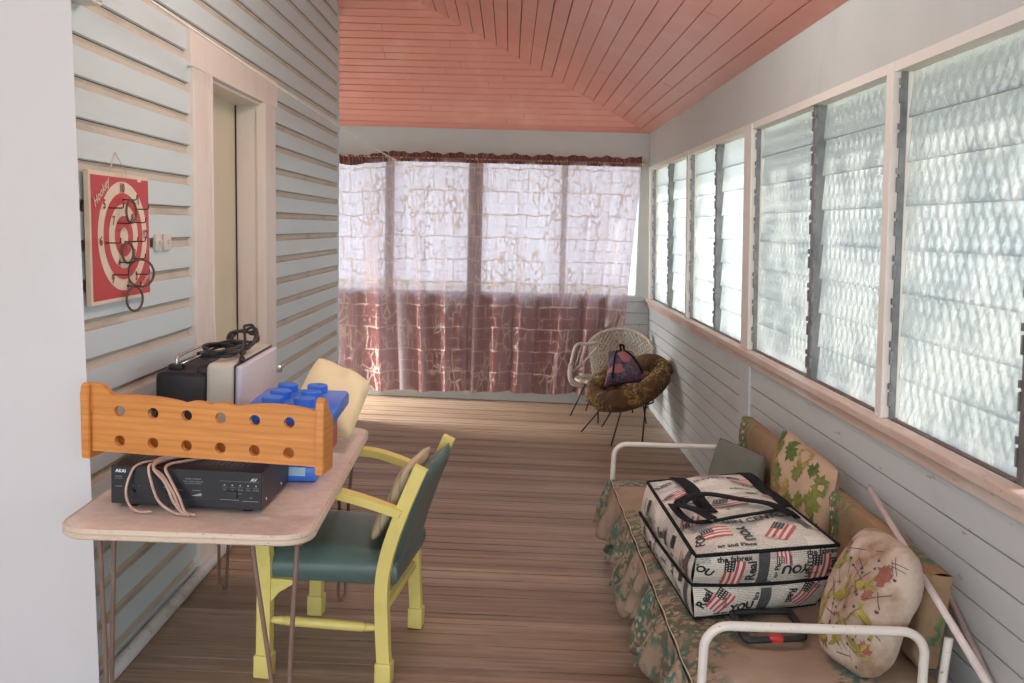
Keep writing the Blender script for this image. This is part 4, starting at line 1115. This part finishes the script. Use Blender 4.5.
# ================================================================ THINGS ON THE LEFT WALL
M_cream_p = worn('cream_board_print', (.74,.64,.50), (.68,.56,.42), .5, .5, 8); M_bred = worn('red_board_print', (.50,.04,.04), (.44,.035,.035), .5, .45, 8)
M_dred = plain('dark_red_numerals', (.26,.02,.025), .5); M_hook = plain('rusty_hook_wire', (.075,.045,.03), .5, .5, .2, 40); M_rubber = plain('brown_rubber_ring', (.13,.075,.05), .6, 0, .15, 30)
qb = thing('ring_toss_board', 'red and cream numbered ring toss board hanging on the left wall', 'game board')
Y0_, Y1_, Z0_, Z1_, XB = 3.035, 3.535, 1.315, 1.748, WALL_L+.012
CYb, CZb = 3.300, 1.535
m = MB(); m.box(XB, XB+.016, Y0_, Y1_, Z0_, Z1_, 0)
PB = lambda e_: (lambda p, q: (XB+.016+e_, CYb+p, CZb+q))
m.decal([rect(Y0_-CYb+.013, Y1_-CYb-.004, Z0_-CZb+.012, Z1_-CZb-.014)], PB(.0006), 1)
def disc(r_, e_, mi): m.decal([[(r_*1.12*math.cos(2*PI*k/56), r_*math.sin(2*PI*k/56)) for k in range(56)]], PB(e_), mi)
for r_, e_, mi in ((.186,.0010,0),(.148,.0014,1),(.110,.0018,0),(.070,.0022,1),(.030,.0026,0)): disc(r_, e_, mi)
def bt(s_, size, p, q, mi, bold=.01, slant=0, an=0): m.tris(*put2d(text2d(s_, size, bold, slant), p, q, an), PB(.0032), mi)
for s_, p, q in (('10',-.01,.163),('5',-.155,.105),('1',.13,.125),('7',-.085,.052),('8',.075,.062),('6',-.188,-.015),('12',.188,.005),('4',-.048,-.092),('2',.088,-.062),('9',-.10,-.142),('3',.10,-.142),('11',.035,-.172)): bt(s_, .043, p, q, 2, .025)
bt('Hookey', .044, -.178, .145, 0, .006, .3, .62); bt('Hookey', .030, .175, -.16, 0, .006, .3, .5)
m.decal([rect(-.10, .13, -.003, .003, .0, .205), rect(.13, .165, -.004, .006, .0, .195)], PB(.0012), 0)
obj('board_panel', m, [M_cream_p, M_bred, M_dred], qb, smooth=False)
m = MB(); m.tube([(XB+.003, CYb-.075, Z1_), (WALL_L+.006, CYb+.0, Z1_+.072), (XB+.003, CYb+.075, Z1_)], .0016, 6); obj('hanging_string', m, M_cream_p, qb)
HK = [(-.0,.125),(-.115,.095),(.105,.095),(-.055,.045),(.075,.048),(-.145,-.02),(.0,-.018),(.07,-.018),(-.035,-.088),(.065,-.078),(-.085,-.128),(.10,-.135),(.02,-.172)]
for p, q in HK:
    m = MB(); x0 = XB+.017; y, z = CYb+p, CZb+q
    m.tube([(x0-.004, y, z), (x0+.042, y, z), (x0+.047, y, z+.003), (x0+.049, y, z+.018)], .0021, 6)
    m.lathe([(.004,0),(.004,.002)], 8, M=Matrix.Translation((x0-.001, y, z)) @ Matrix.Rotation(PI/2, 4, 'Y')); obj('hook', m, M_hook, qb)
def ring(y, z, x, r_, ax, lb):
    M = Matrix.Translation((x, y, z-r_)) @ Matrix.Rotation(ax, 4, 'Z')
    m = MB(); m.tube([M @ Vector((0, r_*math.cos(2*PI*k/30), r_*math.sin(2*PI*k/30))) for k in range(30)], .0042, 8, closed=True)
    tag(obj('rubber_ring', m, M_rubber), lb, 'ring', 'rubber rings on the ring toss board')
ring(CYb, CZb+.125-.003, XB+.045, .038, -.05, 'brown rubber ring on the topmost hook, by the 10')
ring(CYb-.0, CZb-.018-.003, XB+.03, .035, -.15, 'brown rubber ring on the centre hook of the ring toss board')
ring(CYb+.065, CZb-.078-.003, XB+.048, .048, -.75, 'largest brown rubber ring, on the hook right of centre by the 2')
ring(CYb+.02, CZb-.172-.003, XB+.042, .042, -.3, 'lowest brown rubber ring, hanging by the 11 at the bottom edge')
M_plast = worn('old_white_plastic', (.66,.62,.56), (.58,.53,.46), .5, .4, 8)
sw = thing('light_switch', 'pair of old white switch plates on the boards right of the ring toss board', 'switch')
for a_, b_ in ((3.64,3.70),(3.725,3.80)):
    m = MB(); m.box(WALL_L, WALL_L+.016, a_, b_, 1.475, 1.54, 0, .004); p_ = obj('switch_plate', m, M_plast, sw, auto=40)
    m = MB(); m.box(WALL_L+.016, WALL_L+.026, (a_+b_)/2-.006, (a_+b_)/2+.006, 1.50, 1.517, 0, .002); obj('toggle', m, M_plast, p_, auto=40)
mb_ = thing('meter_box', 'pinkish white box high on the left wall above the ring toss board', 'box')
m = MB(); m.box(WALL_L+.001, WALL_L+.075, 2.962, 3.065, 2.25, 2.60, 0, .005); obj('box_body', m, M_trim, mb_, auto=40)
m = MB(); m.box(WALL_L+.074, WALL_L+.082, 2.97, 3.055, 2.26, 2.59, 0, .003); obj('box_lid', m, M_trim, mb_, auto=40)
vt = thing('wall_vent', 'small grey vent plate high on the left wall near the ceiling', 'vent')
m = MB(); m.box(WALL_L, WALL_L+.012, 6.30, 6.52, 3.13, 3.40, 0, .003); obj('vent_frame', m, M_fascia, vt, auto=40)
m = MB()
for k in range(7): m.box(WALL_L+.010, WALL_L+.018, 6.325, 6.495, 3.155+k*.034, 3.167+k*.034)
obj('vent_louvres', m, M_alu, vt, smooth=False)
# clothesline cord across the verandah
M_line = plain('white_cord', (.86,.83,.76), .7)
m = MB(); A_, B_ = Vector((-1.213,2.87,2.325)), Vector((-1.01,8.62,2.15))
m.tube([A_.lerp(B_, k/24)+Vector((0,0,-.02*math.sin(PI*k/24))) for k in range(25)], .0048, 6)
m.tube([A_, Vector((-1.27,2.855,2.33))], .0036, 6); m.tube(spl([B_, (-1.0,8.635,2.185), (-.97,8.638,2.20)], 4), .0034, 6)
ln_ = obj('clothesline', m, M_line); tag(ln_, 'thin white clothesline stretched from the left wall to the curtain rail', 'clothesline')
m = MB(); m.tube([A_.lerp(B_, .945)+Vector((0,0,-.004)), A_.lerp(B_, .972)+Vector((0,0,-.002))], [.007,.010], 8); obj('knot', m, M_line, ln_)

# ================================================================ CURTAINS
def curtain_mat():
    m, nt, b = new_mat('dusty_red_branch_print_curtain')
    t = N(nt, 'ShaderNodeTexCoord'); uv = t.outputs['UV']
    nz = N(nt, 'ShaderNodeTexNoise'); nz.inputs['Scale'].default_value = 7; nz.inputs['Detail'].default_value = 3; nt.links.new(uv, nz.inputs['Vector'])
    off = N(nt, 'ShaderNodeVectorMath', operation='MULTIPLY_ADD'); off.inputs[1].default_value = (.05,.05,0); off.inputs[2].default_value = (0,0,0)
    nt.links.new(nz.outputs['Color'], off.inputs[0])
    ad = N(nt, 'ShaderNodeVectorMath', operation='ADD'); nt.links.new(uv, ad.inputs[0]); nt.links.new(off.outputs[0], ad.inputs[1])
    def brick(w_, h_, ms, of):
        br = N(nt, 'ShaderNodeTexBrick'); br.inputs['Scale'].default_value = 1; br.inputs['Brick Width'].default_value = w_; br.inputs['Row Height'].default_value = h_
        br.inputs['Mortar Size'].default_value = ms; br.inputs['Mortar Smooth'].default_value = .3; br.offset = of; br.offset_frequency = 2
        nt.links.new(ad.outputs[0], br.inputs[0]); return br
    b1 = brick(.27, .205, .0078, .43); b2 = brick(.135, .1025, .0042, .6)
    br_n = N(nt, 'ShaderNodeTexNoise'); br_n.inputs['Scale'].default_value = 2.2; nt.links.new(uv, br_n.inputs['Vector'])
    l2 = math_n(nt, 'MULTIPLY', b2.outputs['Fac'], ramp(nt, br_n.outputs['Fac'], [(.50, (0,0,0)), (.54, (.8,.8,.8))]))
    vo = N(nt, 'ShaderNodeTexVoronoi', feature='DISTANCE_TO_EDGE'); vo.inputs['Scale'].default_value = 13
    mp = N(nt, 'ShaderNodeMapping'); mp.inputs['Scale'].default_value = (1.25,.62,1); nt.links.new(ad.outputs[0], mp.inputs[0]); nt.links.new(mp.outputs[0], vo.inputs['Vector'])
    tw = math_n(nt, 'MULTIPLY', ramp(nt, vo.outputs['Distance'], [(.045, (1,1,1)), (.075, (0,0,0))]), ramp(nt, br_n.outputs['Fac'], [(.46, (1,1,1)), (.52, (.0,.0,.0))]))
    fl = N(nt, 'ShaderNodeTexVoronoi'); fl.inputs['Scale'].default_value = 13; nt.links.new(ad.outputs[0], fl.inputs['Vector'])
    fk = math_n(nt, 'MULTIPLY', ramp(nt, fl.outputs['Distance'], [(.14, (.6,.6,.6)), (.2, (0,0,0))]), ramp(nt, br_n.outputs['Fac'], [(.54, (0,0,0)), (.58, (1,1,1))]))
    ln = math_n(nt, 'MAXIMUM', math_n(nt, 'MAXIMUM', b1.outputs['Fac'], l2), math_n(nt, 'MAXIMUM', tw, fk))
    bk = N(nt, 'ShaderNodeTexNoise'); bk.inputs['Scale'].default_value = 8.5; bk.inputs['Detail'].default_value = 3; nt.links.new(uv, bk.inputs['Vector'])
    ln = math_n(nt, 'MULTIPLY', math_n(nt, 'MULTIPLY', ln, .97), ramp(nt, bk.outputs['Fac'], [(.36, (.1,.1,.1)), (.48, (1,1,1))]))
    refl = mix(nt, ln, (.26,.085,.075), (.80,.66,.58))
    trans = mix(nt, ln, (.92,.86,.92), (.42,.31,.29))
    d = N(nt, 'ShaderNodeBsdfDiffuse'); nt.links.new(refl, d.inputs[0])
    tl = N(nt, 'ShaderNodeBsdfTranslucent'); nt.links.new(trans, tl.inputs[0])
    tp_ = N(nt, 'ShaderNodeBsdfTransparent'); nt.links.new(mix(nt, ln, (.85,.72,.74), (.35,.25,.24)), tp_.inputs[0])
    mx = N(nt, 'ShaderNodeMixShader'); mx.inputs[0].default_value = .34; nt.links.new(d.outputs[0], mx.inputs[1]); nt.links.new(tl.outputs[0], mx.inputs[2])
    m2 = N(nt, 'ShaderNodeMixShader'); m2.inputs[0].default_value = .16; nt.links.new(mx.outputs[0], m2.inputs[1]); nt.links.new(tp_.outputs[0], m2.inputs[2])
    nt.links.new(m2.outputs[0], nt.nodes['Material Output'].inputs[0]); return m
M_curt = curtain_mat(); M_head = worn('dusty_red_doubled_cloth', (.22,.075,.068), (.34,.20,.18), .5, .85, 30)
CZT, CZB = 2.195, .085
def curtain(x0, x1, xb0, xb1, seed, lb, sag=0., full=1.45):
    root = thing('curtain', lb, 'curtain', 'curtains along the end wall')
    def wav(u, z_):
        s_ = (u*(x1-x0))*7.2+seed
        amp = .024+.034*z_
        f_ = math.sin(s_*2*PI*.44+1.3*math.sin(s_*1.1+seed))+.40*math.sin(s_*2*PI*.97+1.8*math.sin(s_*.8+seed))*(.5+.5*math.sin(s_*.7+seed))
        return amp*f_
    def fn(u, t_):
        xa = x0+(x1-x0)*u; xb = xb0+(xb1-xb0)*u
        k = t_**1.1
        x = xa+(xb-xa)*k
        z_top = CZT-sag*(math.sin(PI*min(1, u*1.08)))-(sag*.35*abs(math.sin(u*9.)) if sag else 0)
        zb = CZB+.012*math.sin(u*(x1-x0)*9+seed)
        w_ = wav(u, t_)
        return Vector((x+.022*math.sin((u*(x1-x0))*7.2*2*PI*.62+seed)*t_, END_Y-.085+w_*.9, z_top+(zb-z_top)*t_))
    m = MB(); nu, nv = int(150*(x1-x0))+20, 30
    m.grid(fn, nu, nv, uvf=lambda u, t_: (seed+u*(x1-x0)*full, 2.1*(1-t_)))
    obj('curtain_cloth', m, M_curt, root)
    # gathered heading above the rod
    m = MB()
    def hd_(u, t_):
        p = fn(u, 0); s_ = u*(x1-x0)
        return Vector((p.x, END_Y-.085+.012*math.sin(s_*190+2*math.sin(s_*31))+.008*t_*math.sin(s_*70), p.z-.034+t_*(.082+.008*math.sin(s_*23)+.006*math.sin(s_*61))))
    m.grid(hd_, int(420*(x1-x0)), 3, uvf=lambda u, t_: (seed+u*(x1-x0)*full, 2.1+t_*.05)); obj('gathered_heading', m, M_head, root)
    return root
curtain(-1.78, -1.10, -1.78, -1.00, .3, 'leftmost red printed curtain, narrow and sagging at its heading beside the house corner', .035)
curtain(-1.095, -.31, -.995, -.31, 2.1, 'middle red printed curtain between the two dark window posts left of centre')
curtain(-.305, 1.165, -.305, .985, 4.7, 'rightmost and widest red printed curtain, behind the white cane chair')
M_rodm = plain('yellowed_curtain_wire', (.55,.46,.28), .5)
m = MB(); m.tube([(-1.9, END_Y-.082, 2.197), (1.2, END_Y-.082, 2.193)], .006, 8)
for x in (-1.10, -.32, .49, 1.19): m.box(x-.012, x+.012, END_Y-.09, END_Y+.0, 2.186, 2.21)
tag(obj('curtain_rod', m, M_rodm), 'thin yellowed curtain rod above the end wall windows', 'curtain rod')
# ================================================================ CHAIRS IN THE FAR CORNER
M_cane = worn('painted_white_cane', (.47,.41,.33), (.28,.23,.17), .52, .55, 14)
M_iron = plain('black_iron_rod', (.03,.026,.024), .5, .4, .2, 30)
cc = thing('cane_chair', 'low white woven cane chair on thin black legs against the curtain', 'chair')
def lattice(mb, fn, nu, nv, r_, both=True):
    for k in range(-nv, nu+1):
        P = []
        for j in range(nv+1):
            i = k+j
            if 0 <= i <= nu: P.append(fn(i/nu, j/nv))
        if len(P) > 1: mb.tube(P, r_, 5)
        P = []
        for j in range(nv+1):
            i = k+nv-j
            if 0 <= i <= nu: P.append(fn(i/nu, j/nv))
        if both and len(P) > 1: mb.tube(P, r_, 5)
def back_c(u, v):
    a_ = math.radians(150-135*u)         # round the back of the seat
    cx_, cy_, R_ = 1.0, 8.12, .255+.05*v
    top = .50+.22*math.sin(PI*(.10+.80*u))**.8
    z = .33+(top-.33)*v
    return Vector((cx_+R_*math.cos(a_), cy_+R_*.95*math.sin(a_)+.05*v, z))
m = MB(); lattice(m, back_c, 17, 7, .0066); 
for v in (.5,): m.tube([back_c(k/40, v) for k in range(41)], .004, 6)
obj('woven_back', m, M_cane, cc)
m = MB(); rim = [back_c(k/40, 1) for k in range(41)]; m.tube(rim, .014, 8)
for k in range(41): m.tube([rim[k]+Vector((0,0,.015)), rim[k]+Vector((0,-.013,-.008))], .005, 5)
obj('back_rim', m, M_cane, cc)
m = MB(); P = spl([rim[0], (.79,8.17,.625), (.70,8.10,.618), (.615,8.06,.612), (.575,7.99,.50), (.560,7.95,.38), (.585,7.95,.30), (.66,7.96,.275)], 8)
m.tube(P, [.013+.008*(i > len(P)*.62) for i in range(len(P))], 8)
for i in range(int(len(P)*.62), len(P)): m.tube([P[i]+Vector((.02,0,.0)), P[i]+Vector((-.02,-.012,.01))], .006, 5)
obj('arm', m, M_cane, cc)
m = MB(); m.tube(spl([(.80,8.16,.585), (.70,8.05,.49), (.585,7.96,.40)], 6), .008, 7); m.tube([(.70,8.1,.612),(.64,8.0,.45)], .006, 6); m.tube([(.655,8.07,.60),(.60,7.97,.43)], .005, 6); obj('arm_brace', m, M_cane, cc)
m = MB(); P = spl([back_c(1, 1), (1.245,8.02,.50), (1.235,7.92,.42), (1.21,7.86,.31)], 8); m.tube(P, .013, 8); obj('arm', m, M_cane, cc)
def seat_c(u, v):
    a_ = 2*PI*u; r_ = .02+.30*v
    return Vector((.955+r_*1.05*math.cos(a_), 8.08+r_*.78*math.sin(a_), .285+.03*v*v))
m = MB(); m.grid(seat_c, 30, 6); m.tube([seat_c(k/36, 1) for k in range(36)], .013, 8, closed=True)
for v in (.3,.5,.7,.85): m.tube([seat_c(k/36, v)+Vector((0,0,.005)) for k in range(36)], .006, 5, closed=True)
obj('woven_seat', m, M_cane, cc)
for (x0, y0), (x1, y1) in (((.70,8.02),(.585,8.10)), ((.80,7.92),(.80,7.83)), ((1.16,7.95),(1.215,7.90)), ((1.10,8.26),(1.16,8.36)), ((.80,8.24),(.74,8.36))):
    m = MB(); m.rod((x0, y0, .285), (x1, y1, floor_z(x1)), .0062, 8); obj('leg', m, M_iron, cc)
# padded bowl chair
M_fl = floral('brown_gold_floral_padding', (.14,.075,.03), (.055,.032,.02), (.48,.38,.26), 8., ((.34,.19,.045),(.05,.045,.03)), .49)
M_bwl = plain('dark_brown_cane', (.10,.055,.033), .6, 0, .25, 40, .2)
bc = thing('bowl_chair', 'round bowl chair with brown floral padding in the corner before the cane chair', 'chair')
BN = Vector((-.40,-.22,.88)).normalized(); BC = Vector((.955,7.32,.415))
ax1 = BN.cross(Vector((0,0,1))).normalized(); ax2 = BN.cross(ax1)
def bowl(r_, h_, a_): return BC+ax1*(r_*math.cos(a_))+ax2*(r_*math.sin(a_))+BN*h_
m = MB()
for lay in (0, .006): m.grid(lambda u, v: bowl(.10+.235*math.sin(v*PI/2), -.13+.13*(1-math.cos(v*PI/2))-lay, 2*PI*u), 40, 8, cu=True)
m.poly([bowl(.10, -.13, 2*PI*k/40) for k in range(40)])
for k in range(9): m.tube([bowl(.10+.235*math.sin(k/8*PI/2)+.002, -.132+.13*(1-math.cos(k/8*PI/2)), 2*PI*j/40) for j in range(40)], .006, 5, closed=True)
obj('bowl_shell', m, M_bwl, bc)
m = MB()
def pad_f(u, v):
    a_ = 2*PI*u; b_ = 2*PI*v
    l = .86+.24*abs(math.sin(a_*6.5))**.55; rr = .074*l
    p = bowl(.275+rr*1.05*math.cos(b_), .01+rr*math.sin(b_), a_)
    return p+Vector((0,0,.006*math.sin(9*a_+2)))
m.grid(pad_f, 110, 14, cu=True, cv=True); obj('padded_rim', m, M_fl, bc)
m = MB(); m.grid(lambda u, v: bowl(.26*v, -.045+.035*v*v+.008*math.sin(6*PI*u)*v, 2*PI*u), 36, 6, cu=True); obj('seat_pad', m, M_fl, bc)
m = MB(); hub = []
for (x1, y1), a_ in (((.608,7.47),3.4),((.799,6.995),2.0),((.984,7.40),.4),((.78,7.72),4.7)):
    pass
for (x1, y1) in ((.610,7.46),(.800,7.0),(1.06,7.18),(.80,7.70)):
    d = (Vector((x1, y1, 0))-Vector((BC.x, BC.y, 0))); d = d.normalized()*.17
    m = MB(); m.rod((BC.x+.02+d.x, BC.y+.01+d.y, .275), (x1, y1, floor_z(x1)), .0065, 8); obj('leg', m, M_iron, bc)
m = MB(); m.tube([(BC.x+.02+.18*math.cos(2*PI*k/28), BC.y+.01+.18*math.sin(2*PI*k/28), .275+.0*k) for k in range(28)], .007, 7, closed=True); obj('leg_ring', m, M_iron, bc)
# printed shoulder bag on the bowl chair
M_nav = floral('navy_pink_paisley_cloth', (.035,.04,.07), (.075,.06,.08), (.33,.09,.12), 11., ((.20,.055,.085),(.10,.16,.19)), .46)
M_pk = worn('dusty_pink_print', (.40,.135,.14), (.30,.16,.17), .45, .85, 30)
sb = thing('shoulder_bag', 'slumped navy and pink patterned cloth bag lying on the bowl chair', 'bag')
m = MB()
fnb, wb_, hb_ = quad_pillow(m, (.80,7.43,.655), (.985,7.40,.66), (1.115,7.24,.45), (.735,7.20,.385), .17, 22, .14, .022, 3., p=.5)
m.decal([blob2d(0, 0, .052, .072, .2, 1, 22)], lambda x, y: fnb(cl(.56+x/wb_), cl(.72+y/hb_), 1, .003), 1)
m.decal([blob2d(0, 0, .035, .05, 1.2, 2, 22)], lambda x, y: fnb(cl(.25+x/wb_), cl(.35+y/hb_), 1, .003), 1)
obj('cloth_body', m, [M_nav, M_pk], sb)
m = MB(); m.tube(spl([fnb(.45,.93,1,.006), fnb(.30,.80,1,.012), fnb(.22,.5,1,.008), fnb(.20,.12,1,.006)], 8), .008, 7); obj('strap', m, M_web, sb)
m = MB(); m.tube(spl([fnb(.62,.93,1,.006), fnb(.78,.72,1,.02), fnb(.88,.45,1,.012), fnb(.90,.15,1,.006)], 8), .008, 7); obj('strap', m, M_web, sb)
m = MB(); m.tube(spl([fnb(.5,.96,1,.004), fnb(.46,.99,1,.03)+Vector((0,0,.035)), fnb(.58,.99,1,.03)+Vector((0,0,.03)), fnb(.6,.95,1,.006)], 8), .009, 7); obj('top_loop', m, M_web, sb)
cc.location = (-.022, 0, 0)
# ================================================================ OUTSIDE, LIGHT, CAMERA
M_grass = worn('dry_grass', (.55,.53,.42), (.45,.46,.32), .5, .9, 3)
g = MB(); g.box(-40, 40, -30, 40, -.9, -.7)
tag(obj('ground', g, M_grass, smooth=False), kind='structure')
M_fol = plain('sunlit_leaves', (.12,.17,.05), .7, 0, .4, 3)
rnd = random.Random(4); fl = MB()
for k in range(1500):
    a_, b_ = rnd.gauss(0, 1), rnd.gauss(0, 1)
    cl_ = int(rnd.random()*9)
    c_ = Vector((3.6+.9*rnd.random()+.5*hash1(cl_), -1.5+cl_*1.35+.75*a_, 2.7+1.2*hash1(cl_, 2)+.75*b_))
    n_ = Vector((rnd.gauss(0,1), rnd.gauss(0,1), rnd.gauss(0,1))).normalized(); t_ = n_.orthogonal().normalized(); s_ = n_.cross(t_); L_ = .09+.10*rnd.random()
    fl.poly([c_-t_*L_, c_+s_*L_*.45, c_+t_*L_, c_-s_*L_*.45])
o = obj('garden_foliage', fl, M_fol, smooth=False); tag(o, 'leafy garden foliage seen as a blur through the louvre windows', 'foliage', None, 'stuff')
w = bpy.data.worlds.new('sky'); bpy.context.scene.world = w; w.use_nodes = True
nt = w.node_tree; bg = nt.nodes['Background']
bg.inputs[0].default_value = (.80,.90,1.0,1); bg.inputs[1].default_value = SKY
def lamp(name, kind, energy, loc, rot, **kw):
    l = bpy.data.lights.new(name, kind); l.energy = energy
    for k_, v_ in kw.items(): setattr(l, k_, v_)
    o = bpy.data.objects.new(name, l); COL.objects.link(o); o.location = loc; o.rotation_euler = rot; return o
sd = Vector((-.80, -.12, -.60)).normalized()
so = lamp('sun', 'SUN', SUN, (8, 3, 8), (0,0,0), angle=math.radians(1.2), color=(1, .93, .82))
so.rotation_euler = sd.to_track_quat('-Z', 'Y').to_euler()

# daylight round the house corner, plus added fill lamps behind the viewer and overhead
lamp('fill_behind', 'AREA', BACK_FILL, (-.0, -1.9, 1.5), (PI/2, 0, 0), shape='RECTANGLE', size=2.3, size_y=2.4, color=(.96,.98,1))  # fill added behind the viewer to lift the interior
lamp('daylight_corner', 'AREA', CORNL, (-3.3, 8.15, 1.35), (0, math.radians(-52), 0), shape='RECTANGLE', size=1.2, size_y=.9, spread=math.radians(75), color=(1,.97,.93))
lamp('fill_overhead', 'POINT', TOP_FILL, (.0, 3.7, 2.74), (0,0,0), shadow_soft_size=.22, color=(1,.985,.96))  # unseen fill added under the ceiling, no fitting modelled
F_PX, RHO = 950., .025
u_, v_ = -2/F_PX, 114.5/F_PX
u2 = u_*math.cos(RHO)-v_*math.sin(RHO); v2 = u_*math.sin(RHO)+v_*math.cos(RHO)
pt = math.atan(v2); yw = math.atan(-u2*math.cos(pt))
Fd = Vector((math.sin(yw)*math.cos(pt), math.cos(yw)*math.cos(pt), -math.sin(pt)))
Rt = Vector((math.cos(yw), -math.sin(yw), 0)); Up = Rt.cross(Fd)
R2 = Rt*math.cos(RHO)+Up*math.sin(RHO); U2 = Up*math.cos(RHO)-Rt*math.sin(RHO)
cd = bpy.data.cameras.new('camera'); co = bpy.data.objects.new('camera', cd); COL.objects.link(co)
cd.sensor_width = 36; cd.lens = 36*F_PX/1024; cd.clip_start = .05; cd.clip_end = 200
mw = Matrix((R2, U2, -Fd)).transposed().to_4x4(); mw.translation = (0, 0, 1.6)
co.matrix_world = mw
sc = bpy.context.scene; sc.camera = co
sc.view_settings.view_transform = 'Standard'; sc.view_settings.look = 'None'
sc.view_settings.gamma = 1; sc.view_settings.use_curve_mapping = False; sc.view_settings.exposure = EXPO
try:
    sc.cycles.use_denoising = True; sc.cycles.denoiser = 'OPENIMAGEDENOISE'
    sc.cycles.max_bounces = 10; sc.cycles.diffuse_bounces = 6; sc.cycles.transmission_bounces = 8; sc.cycles.transparent_max_bounces = 12
    sc.cycles.sample_clamp_indirect = 6
except Exception: pass
